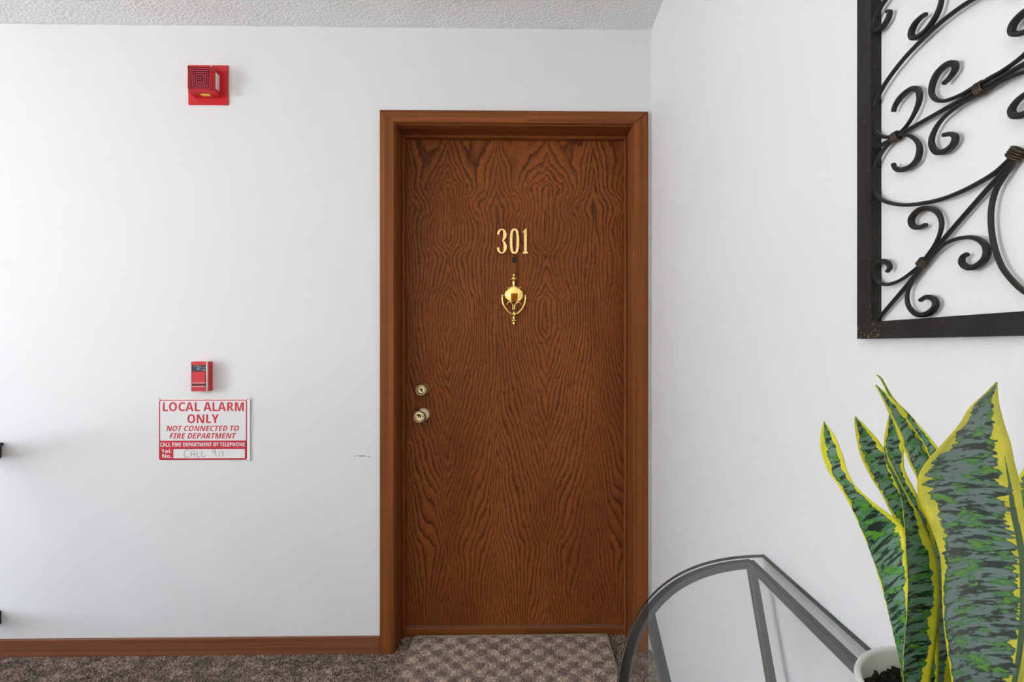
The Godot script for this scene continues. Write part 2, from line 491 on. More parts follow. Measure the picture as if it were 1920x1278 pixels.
# ---------------------------------------------------------------- door
const DOOR_Z := -0.128
func build_door() -> void:
	var cl := on_z(711.8, 640, 0.014).x
	var cr := on_z(1215.5, 640, 0.014).x
	var il := open_l - 0.004; var ir := open_r + 0.004; var it := open_t + 0.004
	var ct := on_z(960, 207.0, 0.014).y
	var fr := thing("trim_1", Vector3.ZERO, "brown stained wooden door frame with mitred flat casing", "door frame", "structure")
	# mitred casing boards with slightly rounded edges: traced in xy, given thickness
	var st := mk(); slab(st, [Vector2(cl, -0.004), Vector2(il, -0.004), Vector2(il, it), Vector2(cl, ct)], 0.0, 0.014, 0.002); obj("casing", st, M.wood_v, fr)
	st = mk(); slab(st, [Vector2(ir, -0.004), Vector2(cr, -0.004), Vector2(cr, ct), Vector2(ir, it)], 0.0, 0.014, 0.002); obj("casing", st, M.wood_v, fr)
	st = mk(); slab(st, [Vector2(cl + 0.0006, ct), Vector2(il, it + 0.0006), Vector2(ir, it + 0.0006), Vector2(cr - 0.0006, ct)], 0.0, 0.014, 0.002); obj("casing", st, M.wood_h, fr)
	piece("jamb", Vector3(open_l - 0.018, -0.004, -WT), Vector3(open_l, open_t, 0.001), M.wood_v, fr, 0.001)
	piece("jamb", Vector3(open_r, -0.004, -WT), Vector3(open_r + 0.018, open_t, 0.001), M.wood_v, fr, 0.001)
	piece("jamb", Vector3(open_l - 0.018, open_t, -WT), Vector3(open_r + 0.018, open_t + 0.018, 0.001), M.wood_h, fr, 0.001)
	piece("door_stop", Vector3(open_l, 0, DOOR_Z + 0.002), Vector3(open_l + 0.011, open_t - 0.011, DOOR_Z + 0.036), M.wood_v, fr, 0.003)
	piece("door_stop", Vector3(open_r - 0.011, 0, DOOR_Z + 0.002), Vector3(open_r, open_t - 0.011, DOOR_Z + 0.036), M.wood_v, fr, 0.003)
	piece("door_stop", Vector3(open_l, open_t - 0.011, DOOR_Z + 0.002), Vector3(open_r, open_t, DOOR_Z + 0.036), M.wood_h, fr, 0.003)
	var dy := on_z(960, 1175.5, DOOR_Z + 0.012).y
	piece("threshold", Vector3(open_l + 0.0005, -0.004, -WT), Vector3(open_r - 0.0005, dy, DOOR_Z + 0.014), M.wood_h, fr, 0.003)

	var d := thing("door_1", Vector3((open_l + open_r) * 0.5, dy, DOOR_Z), "oak veneer apartment door with cathedral grain numbered 301", "door", "structure")
	var lo := Vector3(open_l + 0.003, dy + 0.004, DOOR_Z - 0.044) - d.position
	var hi := Vector3(open_r - 0.003, open_t - 0.003, DOOR_Z) - d.position
	st = mk()
	var q := []; var uv := []
	for p in [[lo.x, lo.y], [hi.x, lo.y], [hi.x, hi.y], [lo.x, hi.y]]:
		q.append(Vector3(p[0], p[1], 0))
		var w: Vector3 = Vector3(p[0], p[1], 0) + d.position
		# where this corner stands in the veneer's own layout
		var c := Vector2(988.0 + (w.x) * 455.6, 648.0 - (w.y - EYE.y) * 455.6)
		uv.append(Vector2((c.x - 750.0) / 426.0, (c.y - 258.0) / 926.0))
	face(st, q, Vector3.BACK, uv)
	st.set_uv(Vector2(0.02, 0.5))
	bx(st, lo, Vector3(hi.x, hi.y, hi.z - 0.0012))
	obj("slab", st, M.veneer, d)

	# numbers 3 0 1 (4 inch brass)
	var k := 1.0 / 455.0
	var dz := DOOR_Z
	var org := func(px: float, py: float) -> Vector3: return on_z(px, py, dz + 0.004) - d.position
	var c3: Vector3 = org.call(941.2, 452.0)
	var hh := 23.4 * k
	# three: stroke with swelling sides, as one outline
	st = mk()
	var outer := []; var inner := []
	var s3 := [[-0.78, 0.52, 0.2], [-0.66, 0.74, 0.24], [-0.30, 0.91, 0.14], [0.05, 0.94, 0.10], [0.42, 0.84, 0.22], [0.60, 0.58, 0.36], [0.52, 0.28, 0.30], [0.18, 0.06, 0.12], [0.45, -0.10, 0.20], [0.66, -0.40, 0.36], [0.56, -0.72, 0.28], [0.15, -0.93, 0.10], [-0.3, -0.91, 0.13], [-0.68, -0.74, 0.24], [-0.78, -0.50, 0.22]]
	var hw := 9.2 * k
	var pts3 := []
	for p in s3: pts3.append(Vector3(p[0] * hw, p[1] * hh, p[2] * hw * 0.92))
	pts3 = smooth_path(pts3, 5)
	for i in pts3.size():
		var a: Vector3 = pts3[maxi(i - 1, 0)]; var b: Vector3 = pts3[mini(i + 1, pts3.size() - 1)]
		var n := Vector2(b.y - a.y, a.x - b.x).normalized()
		var w2: float = maxf(pts3[i].z, 0.0009)
		outer.append(Vector2(pts3[i].x, pts3[i].y) + n * w2); inner.append(Vector2(pts3[i].x, pts3[i].y) - n * w2)
	for i in pts3.size() - 1:
		ribbon(st, outer[i], outer[i + 1], inner[i + 1], inner[i], c3, 0.003, -0.0042)
	obj("digit_three", st, M.digit, d, "brass numeral 3")
	var c0: Vector3 = org.call(964.6, 452.0)
	st = mk()
	for i in 40:
		var t0 := TAU * i / 40; var t1 := TAU * (i + 1) / 40
		var po := func(t: float, ins: float) -> Vector2:
			var e := 0.72
			var cx: float = signf(cos(t)) * pow(absf(cos(t)), e); var sy: float = signf(sin(t)) * pow(absf(sin(t)), e)
			return Vector2(cx * (8.7 * k - ins * 4.9 * k), sy * (hh - ins * 3.2 * k))
		ribbon(st, po.call(t0, 0.0), po.call(t1, 0.0), po.call(t1, 1.0), po.call(t0, 1.0), c0, 0.003, -0.0042)
	obj("digit_zero", st, M.digit, d, "brass numeral 0")
	var c1: Vector3 = org.call(985.0, 452.0)
	st = mk()
	var one := []
	for p in [[-5, -23.4], [4.8, -23.4], [4.8, -20.4], [2.6, -19.6], [2.6, 23.4], [0.8, 23.4], [-4.8, 17.5], [-4.6, 15.6], [-2.4, 16.6], [-2.4, -19.6], [-5, -20.4]]: one.append(Vector2(p[0] * k, p[1] * k))
	for i in one.size(): one[i] += Vector2(c1.x, c1.y)
	slab(st, one, c1.z - 0.0042, c1.z + 0.003)
	obj("digit_one", st, M.digit, d, "brass numeral 1")

	# peephole
	var ph := Node3D.new(); ph.name = "peephole"; d.add_child(ph); ph.position = org.call(964, 487) - Vector3(0, 0, 0.004)
	var fwd := Transform3D(Basis(Vector3.RIGHT, PI / 2), Vector3.ZERO)   # local y -> +z
	st = mk(true); lathe(st, [Vector2(0.0112, 0), Vector2(0.0112, 0.002), Vector2(0.0095, 0.0042), Vector2(0.0055, 0.0045), Vector2(0.0052, 0.0025)], 28, fwd); obj("ring", st, M.black, ph)
	st = mk(true); lathe(st, [Vector2(0.0053, 0.0022), Vector2(0.004, 0.0042), Vector2(0.002, 0.0052), Vector2(0.0, 0.0055)], 20, fwd); obj("lens", st, M.lens, ph, "glass viewer lens")

	build_knocker(d, k)
	# deadbolt and knob
	var db := Node3D.new(); db.name = "deadbolt"; d.add_child(db); db.position = on_z(792.8, 729.8, dz) - d.position
	st = mk(true); lathe(st, [Vector2(0.0275, 0), Vector2(0.0275, 0.005), Vector2(0.0258, 0.008), Vector2(0.0245, 0.0085), Vector2(0.0228, 0.040), Vector2(0.0215, 0.043), Vector2(0.0165, 0.0435), Vector2(0.0160, 0.041)], 40, fwd); obj("guard_ring", st, M.old_brass, db)
	st = mk(true); lathe(st, [Vector2(0.0161, 0.041), Vector2(0.0155, 0.0435), Vector2(0.0075, 0.0438), Vector2(0.0072, 0.0432), Vector2(0.0, 0.0432)], 36, fwd); obj("lock_cylinder", st, M.key_brass, db)
	st = mk(); bx(st, Vector3(-0.0011, -0.0045, 0.0430), Vector3(0.0011, 0.0045, 0.0435)); obj("keyhole", st, M.black, db, "dark keyhole slot")
	var kb := Node3D.new(); kb.name = "doorknob"; d.add_child(kb); kb.position = on_z(792.0, 777.0, dz) - d.position
	st = mk(true); lathe(st, [Vector2(0.0325, 0), Vector2(0.0325, 0.003), Vector2(0.029, 0.0085), Vector2(0.020, 0.0125), Vector2(0.0135, 0.014)], 44, fwd); obj("rose", st, M.old_brass, kb)
	st = mk(true); lathe(st, [Vector2(0.0125, 0.013), Vector2(0.0115, 0.030), Vector2(0.0165, 0.042), Vector2(0.0232, 0.052), Vector2(0.0252, 0.062), Vector2(0.0246, 0.070), Vector2(0.0228, 0.0745), Vector2(0.0188, 0.0755), Vector2(0.0182, 0.0735)], 44, fwd); obj("knob", st, M.old_brass, kb)
	st = mk(true); lathe(st, [Vector2(0.0183, 0.0733), Vector2(0.0165, 0.0748), Vector2(0.0088, 0.0752), Vector2(0.0085, 0.0746), Vector2(0.0, 0.0746)], 36, fwd); obj("lock_cylinder", st, M.key_brass, kb)
	st = mk(); bx(st, Vector3(-0.0011, -0.0052, 0.0744), Vector3(0.0011, 0.0052, 0.0749)); obj("keyhole", st, M.black, kb, "dark keyhole slot")

	# door facing this one across the hall (its brown shows in the polished knocker)
	var od := thing("door_2", Vector3(-0.08, 0, FRONT_Z), "brown apartment door across the hall from door 301", "door", "structure")
	piece("slab", Vector3(-0.457, 0.01, -0.012), Vector3(0.457, 2.03, -0.002), M.wood_v, od, 0.002)
	piece("casing", Vector3(-0.525, 0, -0.02), Vector3(-0.462, 2.1, 0), M.wood_v, od, 0.003)
	piece("casing", Vector3(0.462, 0, -0.02), Vector3(0.525, 2.1, 0), M.wood_v, od, 0.003)
	piece("casing", Vector3(-0.462, 2.037, -0.02), Vector3(0.462, 2.1, 0), M.wood_h, od, 0.003)
func ribbon(st: SurfaceTool, a: Vector2, b: Vector2, c: Vector2, e: Vector2, o: Vector3, z1: float, z0: float) -> void:
	# one quad of a flat stroke with thickness, slightly crowned by its chamfered rims
	var v := func(p: Vector2, z: float) -> Vector3: return Vector3(o.x + p.x, o.y + p.y, o.z + z)
	face(st, [v.call(a, z1), v.call(b, z1), v.call(c, z1), v.call(e, z1)], Vector3.BACK)
	var mid := (a + b + c + e) * 0.25
	face(st, [v.call(a, z0), v.call(b, z0), v.call(b, z1), v.call(a, z1)], Vector3((a + b).x * 0.5 - mid.x, (a + b).y * 0.5 - mid.y, 0))
	face(st, [v.call(c, z0), v.call(e, z0), v.call(e, z1), v.call(c, z1)], Vector3((c + e).x * 0.5 - mid.x, (c + e).y * 0.5 - mid.y, 0))
func build_knocker(d: Node3D, k: float) -> void:
	# colonial brass knocker; local units are photo pixels / 455
	var kn := Node3D.new(); kn.name = "door_knocker"; d.add_child(kn)
	var o := on_z(963.6, 553.0, DOOR_Z)
	kn.position = o - d.position
	kn.set_meta("label", "polished brass urn knocker with hinged bail")
	var P := func(zx: float, zy: float, z := 0.0) -> Vector3: return Vector3((zx - 390.0) / 11.62 * k, (557.0 - zy) / 11.62 * k, z)
	# urn body: convex oval shield with ogee shoulders
	var st := mk(true)
	var half := [[365, 30], [378, 60], [400, 85], [425, 125], [450, 165], [480, 195], [520, 210], [560, 214], [600, 208], [640, 190], [675, 155], [700, 115], [715, 70]]
	var rows := []
	for h in half:
		var row := []
		for j in 17:
			var u := -1.0 + 2.0 * j / 16.0
			var p: Vector3 = P.call(390.0 + h[1] * u, h[0])
			var r2 := pow(p.x, 2.0) + pow(p.y + 0.002, 2.0)
			p.z = 0.0125 - r2 / (2.0 * 0.26) - 0.004 * pow(absf(u), 8.0)
			row.append(p)
		rows.append(row)
	for i in rows.size() - 1:
		for j in 16: face(st, [rows[i][j], rows[i][j + 1], rows[i + 1][j + 1], rows[i + 1][j]], Vector3.BACK)
	var rim := []
	for i in rows.size(): rim.append(rows[i][16])
	for i in rows.size(): rim.append(rows[rows.size() - 1 - i][0])
	for i in rim.size():
		var a: Vector3 = rim[i]; var b: Vector3 = rim[(i + 1) % rim.size()]
		face(st, [a, b, Vector3(b.x, b.y, 0), Vector3(a.x, a.y, 0)], Vector3((a + b).x, (a + b).y, 0))
	obj("urn_plate", st, M.brass, kn)
	# shoulder scrolls
	for s in [-1.0, 1.0]:
		st = mk(true)
		var pa := []
		for q in [[50, 385], [85, 405], [115, 412], [140, 405], [150, 392]]: pa.append(P.call(390.0 + s * q[0], q[1], 0.008))
		sweep(st, smooth_path(pa, 4), Vector3.BACK, circ(0.0021, 8), [])
		obj("shoulder_scroll", st, M.brass, kn)
	# finial: stem, saucer, stacked beads
	st = mk(true)
	var prof := [[372, 32], [340, 26], [300, 30], [270, 28], [262, 30], [245, 60], [228, 92], [222, 96], [214, 60], [205, 34], [195, 44], [182, 46], [170, 38], [158, 18], [145, 14], [135, 16], [122, 22], [108, 20], [96, 10], [92, 0]]
	var pf := []
	for h in prof: pf.append(Vector2(h[1] / 11.62 * k, (557.0 - h[0]) / 11.62 * k))
	lathe(st, pf, 20, Transform3D(Basis.from_scale(Vector3(1, 1, 0.8)), Vector3(0, 0, 0.007)))
	obj("finial", st, M.brass, kn)
	# hinge knobs and the bail
	for s in [-1.0, 1.0]:
		st = mk(true)
		lathe(st, [Vector2(0, 0.0046), Vector2(0.003, 0.0038), Vector2(0.0044, 0.0012), Vector2(0.0042, -0.002), Vector2(0.0026, -0.0042), Vector2(0, -0.0048)], 14, Transform3D(Basis.IDENTITY, P.call(390.0 + s * 250.0, 570.0, 0.011)))
		obj("hinge_knob", st, M.brass, kn)
		st = mk(true)
		var pb := []
		for q in [[252, 580], [250, 650], [236, 730], [205, 810], [155, 885], [95, 945], [40, 975], [0, 985]]: pb.append(P.call(390.0 + s * q[0], q[1], 0.013))
		var path := smooth_path(pb, 4)
		var sc := []
		for i in path.size(): sc.append(0.85 + 0.35 * sin(PI * i / (path.size() - 1.0)))
		sweep(st, path, Vector3.BACK, circ(0.0034, 10), sc)
		obj("bail_arm", st, M.brass, kn)
		# leaf bracket under the urn
		st = mk(true)
		pb = []
		for q in [[160, 775], [135, 735], [95, 712], [60, 730], [30, 765], [18, 800], [22, 840], [18, 880]]: pb.append(P.call(390.0 + s * q[0], q[1], 0.008))
		path = smooth_path(pb, 4)
		sc = []
		for i in path.size(): sc.append(0.45 + 0.9 * sin(PI * clampf(1.4 * i / (path.size() - 1.0), 0.0, 1.0)) * 1.0 + (0.35 if i > path.size() * 0.6 else 0.0))
		sweep(st, path, Vector3.BACK, circ(0.0026, 8), sc)
		obj("leaf_bracket", st, M.brass, kn)
	# drop finial below the striker
	st = mk(true)
	prof = [[905, 0], [912, 20], [935, 30], [965, 42], [990, 46], [1005, 34], [1020, 26], [1060, 24], [1085, 30], [1105, 62], [1118, 70], [1130, 40], [1142, 22], [1155, 24], [1180, 30], [1205, 27], [1215, 0]]
	pf = []
	for i in prof.size(): pf.append(Vector2(prof[prof.size() - 1 - i][1] / 11.62 * k, (557.0 - prof[prof.size() - 1 - i][0]) / 11.62 * k))
	lathe(st, pf, 20, Transform3D(Basis.from_scale(Vector3(1, 1, 0.85)), Vector3(0, 0, 0.009)))
	obj("striker", st, M.brass, kn)

# ---------------------------------------------------------------- fire alarm devices and sign
func text(words: String, x0: float, x1: float, y0: float, y1: float, z: float, m: Material, parent: Node3D, called: String, slant := 0.0, bold := 0.9) -> void:
	var fnt := SystemFont.new(); fnt.font_names = PackedStringArray(["Droid Sans"])
	fnt.font_weight = 700 if bold > 0.5 else 400
	var fv := FontVariation.new(); fv.base_font = fnt
	if slant != 0.0: fv.variation_transform = Transform2D(Vector2(1, slant), Vector2(0, 1), Vector2.ZERO)
	var tm := TextMesh.new()
	tm.text = words; tm.font = fv; tm.font_size = 64; tm.pixel_size = 0.01; tm.depth = 0.05; tm.curve_step = 1.0
	var bb := tm.get_aabb()
	var o := MeshInstance3D.new(); o.name = called; o.mesh = tm; o.material_override = m
	var s := Vector3((x1 - x0) / bb.size.x, (y1 - y0) / bb.size.y, 0.0006 / 0.05)
	o.scale = s
	o.position = Vector3((x0 + x1) * 0.5, (y0 + y1) * 0.5, z) - bb.get_center() * s
	parent.add_child(o, true)
	o.set_meta("label", "printed words " + words.to_lower() if words.length() > 3 else "printed lettering")
func build_alarm() -> void:
	# horn strobe
	var c := on_z(391.6, 160.2, 0.0)
	var h := thing("horn_strobe", c, "square red fire alarm horn with strobe lens and ribbed grille", "fire alarm")
	var st := mk(); bx(st, Vector3(-0.0765, -0.0765, 0), Vector3(0.0765, 0.0765, 0.005), 0.002)
	bx(st, Vector3(-0.068, -0.0700, 0.005), Vector3(0.070, -0.0670, 0.0062), 0.0005)
	obj("backplate", st, M.red, h)
	st = mk()
	var a := 0.050; var b := 0.0463; var z1 := 0.0585
	var q := []
	for s in [[-1, -1], [1, -1], [1, 1], [-1, 1]]: q.append([Vector3(s[0] * a, s[1] * a, 0.004), Vector3(s[0] * b, s[1] * b, z1 - 0.003), Vector3(s[0] * (b - 0.003), s[1] * (b - 0.003), z1)])
	for i in 4:
		var j := (i + 1) % 4
		var out: Vector3 = (q[i][0] + q[j][0]); out.z = 0
		face(st, [q[i][0], q[j][0], q[j][1], q[i][1]], out)
		face(st, [q[i][1], q[j][1], q[j][2], q[i][2]], out + Vector3(0, 0, out.length()))
		# rim of the front face, framing the recessed grille
		var w := 0.0415 / (b - 0.003)
		var pi: Vector3 = Vector3(q[i][2].x * w, q[i][2].y * w, z1); var pj: Vector3 = Vector3(q[j][2].x * w, q[j][2].y * w, z1)
		face(st, [q[i][2], q[j][2], pj, pi], Vector3.BACK)
		face(st, [pi, pj, pj - Vector3(0, 0, 0.006), pi - Vector3(0, 0, 0.006)], -out)
	obj("housing", st, M.red, h)
	piece("grille_recess", Vector3(-0.0415, -0.0415, z1 - 0.009), Vector3(0.0415, 0.0415, z1 - 0.006), M.red_dark, h)
	for r in [0.0368, 0.0290, 0.0212, 0.0136]:
		st = mk(); var t := 0.0014
		bx(st, Vector3(-r - t, r - t, z1 - 0.007), Vector3(r + t, r + t, z1 - 0.001), 0.0005)
		bx(st, Vector3(-r - t, -r - t, z1 - 0.007), Vector3(r + t, -r + t, z1 - 0.001), 0.0005)
		bx(st, Vector3(-r - t, -r + t, z1 - 0.007), Vector3(-r + t, r - t, z1 - 0.001), 0.0005)
		bx(st, Vector3(r - t, -r + t, z1 - 0.007), Vector3(r + t, r - t, z1 - 0.001), 0.0005)
		obj("grille_rib", st, M.red_ring, h)
	st = mk()
	for s in [-0.0042, 0.0042]:
		bx(st, Vector3(s - 0.003, -0.0055, z1 - 0.007), Vector3(s - 0.001, 0.0055, z1 - 0.001))
		bx(st, Vector3(s - 0.001, 0.0035, z1 - 0.007), Vector3(s + 0.0025, 0.0055, z1 - 0.001))
		bx(st, Vector3(s - 0.001, -0.0055, z1 - 0.007), Vector3(s + 0.0025, -0.0035, z1 - 0.001))
	obj("grille_rib", st, M.red_ring, h)
	for s in [[1, 1], [-1, -1], [1, -1], [-1, 1]]:
		st = mk(true); lathe(st, [Vector2(0.0030, 0), Vector2(0.0028, 0.0012), Vector2(0.0, 0.0018)], 12, Transform3D(Basis(Vector3.RIGHT, PI / 2), Vector3(s[0] * 0.0426, s[1] * 0.0426, z1 - 0.0006)))
		obj("corner_screw", st, M.steel if s[0] == s[1] else M.red_dark, h)
	# strobe lens on the right flank, yellow approval sticker underneath
	st = mk()
	face(st, [Vector3(0.0492, 0.030, 0.016), Vector3(0.0476, 0.030, 0.040), Vector3(0.0476, -0.030, 0.040), Vector3(0.0492, -0.030, 0.016)], Vector3.RIGHT)
	bx(st, Vector3(0.0470, -0.030, 0.016), Vector3(0.0502, 0.030, 0.040), 0.001)
	obj("strobe_lens", st, M.strobe, h, "frosted white strobe lens")
	piece("sticker", Vector3(-0.012, -0.0502, 0.018), Vector3(0.020, -0.0470, 0.034), M.yellow, h, 0.0, "small yellow sticker")

	# manual pull station
	c = on_z(383.3, 704.6, 0.0)
	var p := thing("fire_alarm_pull_station", c, "small red manual fire alarm box with pull bar above the sign", "fire alarm")
	var zf := 0.036
	piece("box", Vector3(-0.0320, -0.0560, 0), Vector3(0.0320, 0.0560, zf - 0.003), M.red, p, 0.002)
	piece("side_rail", Vector3(-0.0325, -0.0560, zf - 0.006), Vector3(-0.0268, 0.0560, zf + 0.001), M.steel, p, 0.0012, "bright metal edge rail")
	piece("side_rail", Vector3(0.0272, -0.0560, zf - 0.006), Vector3(0.0325, 0.0560, zf + 0.001), M.steel, p, 0.0012, "bright metal edge rail")
	piece("face_plate", Vector3(-0.0266, -0.0550, zf - 0.004), Vector3(0.0270, 0.0550, zf - 0.001), M.red, p, 0.0006)
	var lb := piece("instruction_label", Vector3(-0.0262, 0.0190, zf - 0.0012), Vector3(0.0266, 0.0425, zf - 0.0002), M.label_black, p, 0.0, "dark printed label")
	for i in 16:
		var lx := rng.randf_range(-0.024, 0.02); var ly := rng.randf_range(0.0225, 0.040); var lw := rng.randf_range(0.003, 0.009)
		piece("print_mark", Vector3(lx, ly, zf - 0.0002), Vector3(minf(lx + lw, 0.0262), ly + rng.randf_range(0.0008, 0.0022), zf), M.label_white, lb)
	piece("pull_cover", Vector3(-0.0255, -0.0210, zf - 0.0012), Vector3(0.0262, 0.0175, zf + 0.0030), M.red, p, 0.001)
	piece("pull_bar", Vector3(-0.0262, -0.0272, zf - 0.002), Vector3(0.0268, -0.0212, zf + 0.0075), M.worn_highlight_red, p, 0.0018)
	piece("slot", Vector3(-0.0262, -0.0345, zf - 0.0015), Vector3(0.0268, -0.0276, zf - 0.0004), M.red_dark, p)
	piece("lower_bar", Vector3(-0.0262, -0.0405, zf - 0.002), Vector3(0.0268, -0.0348, zf + 0.006), M.worn_highlight_red, p, 0.0018)

	# plastic notice, slightly curled away from the wall at its right edge
	var tl := on_z(297.8, 745.3, 0.002)
	var br := on_z(469.3, 864.0, 0.002)
	var s := thing("alarm_sign", Vector3((tl.x + br.x) * 0.5, br.y, 0.0), "white and red local alarm only plastic notice with handwritten call 911", "sign")
	var W := br.x - tl.x; var H := tl.y - br.y
	st = mk()
	var prev := []
	for i in 61:
		var u := i / 60.0
		var z := 0.0022 + 0.004 * pow(clampf((u - 0.972) / 0.028, 0, 1), 1.5)
		var cur := [Vector3((u - 0.5) * W, 0, z), Vector3((u - 0.5) * W, H, z), Vector3((u - 0.5) * W, 0, z - 0.0014), Vector3((u - 0.5) * W, H, z - 0.0014)]
		if i > 0:
			face(st, [prev[0], cur[0], cur[1], prev[1]], Vector3.BACK)
			face(st, [prev[2], cur[2], cur[3], prev[3]], Vector3.FORWARD)
			face(st, [prev[0], cur[0], cur[2], prev[2]], Vector3.DOWN)
			face(st, [prev[1], cur[1], cur[3], prev[3]], Vector3.UP)
		prev = cur
		if i == 60: face(st, [cur[0], cur[1], cur[3], cur[2]], Vector3.RIGHT)
		if i == 0: face(st, [cur[0], cur[1], cur[3], cur[2]], Vector3.LEFT)
	obj("panel", st, M.sign_white, s)
	# print layout in zoom pixels (sign spans 160..1165 by 490..1182)
	var X := func(v: float) -> float: return ((v - 160.0) / 1005.0 - 0.5) * W
	var Y := func(v: float) -> float: return (1183.0 - v) / 693.0 * H
	var zp := 0.0023
	var ol := mk()
	var corner := func(x: float, y: float, r: float) -> Array:
		var o := []
		for kx in [[1, 1, 0.0], [-1, 1, PI / 2], [-1, -1, PI], [1, -1, PI * 1.5]]:
			for i in 6:
				var t: float = kx[2] + PI / 2 * i / 5.0
				o.append(Vector2(kx[0] * (x - r) + r * cos(t), kx[1] * (y - r) + r * sin(t)))
		return o
	var cxm: float = (X.call(163.0) + X.call(1130.0)) * 0.5; var cym: float = (Y.call(512.0) + Y.call(1168.0)) * 0.5
	var ex: float = (X.call(1130.0) - X.call(163.0)) * 0.5; var ey: float = (Y.call(512.0) - Y.call(1168.0)) * 0.5
	var o1: Array = corner.call(ex, ey, 0.008); var o2: Array = corner.call(ex - 0.0042, ey - 0.0035, 0.005)
	for i in o1.size():
		var j := (i + 1) % o1.size()
		ribbon(ol, o1[i], o1[j], o2[j], o2[i], Vector3(cxm, cym, zp), 0.0002, -0.0002)
	obj("border", ol, M.sign_red, s, "thin red printed border")
	piece("red_band", Vector3(X.call(168.0), Y.call(1050.0), zp - 0.0002), Vector3(X.call(1124.0), Y.call(958.0), zp + 0.0002), M.sign_red, s)
	piece("red_band", Vector3(X.call(168.0), Y.call(1164.0), zp - 0.0002), Vector3(X.call(320.0), Y.call(1050.0), zp + 0.0002), M.sign_red, s)
	piece("red_band", Vector3(X.call(320.0), Y.call(1164.0), zp - 0.0002), Vector3(X.call(1124.0), Y.call(1150.0), zp + 0.0002), M.sign_red, s)
	piece("red_band", Vector3(X.call(1106.0), Y.call(1150.0), zp - 0.0002), Vector3(X.call(1124.0), Y.call(1050.0), zp + 0.0002), M.sign_red, s)
	for t in [["LOCAL ALARM", 205, 1095, 540, 637, 0.0, 1.3], ["ONLY", 475, 818, 671, 768, 0.0, 1.3], ["NOT CONNECTED TO", 243, 1040, 795, 854, 0.25, 1.2], ["FIRE DEPARTMENT", 278, 1010, 876, 935, 0.25, 1.2]]:
		text(t[0], X.call(float(t[1])), X.call(float(t[2])), Y.call(float(t[4])), Y.call(float(t[3])), zp, M.sign_red, s, "lettering", t[5], t[6])
	for t in [["CALL FIRE DEPARTMENT BY TELEPHONE", 176, 1106, 978, 1022], ["Tel.", 190, 303, 1051, 1090], ["No.", 197, 303, 1104, 1145]]:
		text(t[0], X.call(float(t[1])), X.call(float(t[2])), Y.call(float(t[4])), Y.call(float(t[3])), zp + 0.0003, M.sign_white, s, "lettering", 0.0, 1.0)
	# marker handwriting
	for g in [[[497, 1070], [485, 1060], [460, 1064], [442, 1085], [437, 1112], [446, 1134], [470, 1141], [494, 1130]], [[512, 1137], [514, 1090], [524, 1072], [543, 1068], [552, 1080], [552, 1112], [549, 1137]], [[512, 1106], [553, 1104]], [[583, 1068], [580, 1134], [610, 1134]], [[632, 1068], [630, 1133], [668, 1130]], [[782, 1072], [768, 1058], [750, 1062], [745, 1078], [758, 1090], [776, 1084], [781, 1070], [784, 1095], [788, 1136]], [[822, 1078], [828, 1136]], [[858, 1066], [866, 1128]]]:
		var path := []
		for v in g: path.append(Vector3(X.call(float(v[0])), Y.call(float(v[1])), zp))
		st = mk()
		sweep(st, smooth_path(path, 3), Vector3.BACK, [Vector2(0.0008, 0), Vector2(0.0005, 0.0003), Vector2(-0.0005, 0.0003), Vector2(-0.0008, 0)])
		obj("pen_stroke", st, M.ink, s, "dark marker handwriting of call 911")
	for v in [[946, 962], [966, 978], [984, 1004], [1010, 1020], [1026, 1046], [1050, 1068]]: piece("fine_print", Vector3(X.call(float(v[0])), Y.call(1181.0), zp - 0.0004), Vector3(X.call(float(v[1])), Y.call(1178.0), zp), M.scuff, s)
	for v in [[172, 500], [1138, 508], [1136, 1174]]:
		st = mk(true)
		lathe(st, [Vector2(0.0022, -0.0006), Vector2(0.0022, 0.0008), Vector2(0.0, 0.0012)], 10, Transform3D(Basis(Vector3.RIGHT, PI / 2), Vector3(X.call(float(v[0])), Y.call(float(v[1])), zp)))
		obj("corner_hole", st, M.ink, s)  # dark disc standing for a hole in the notice

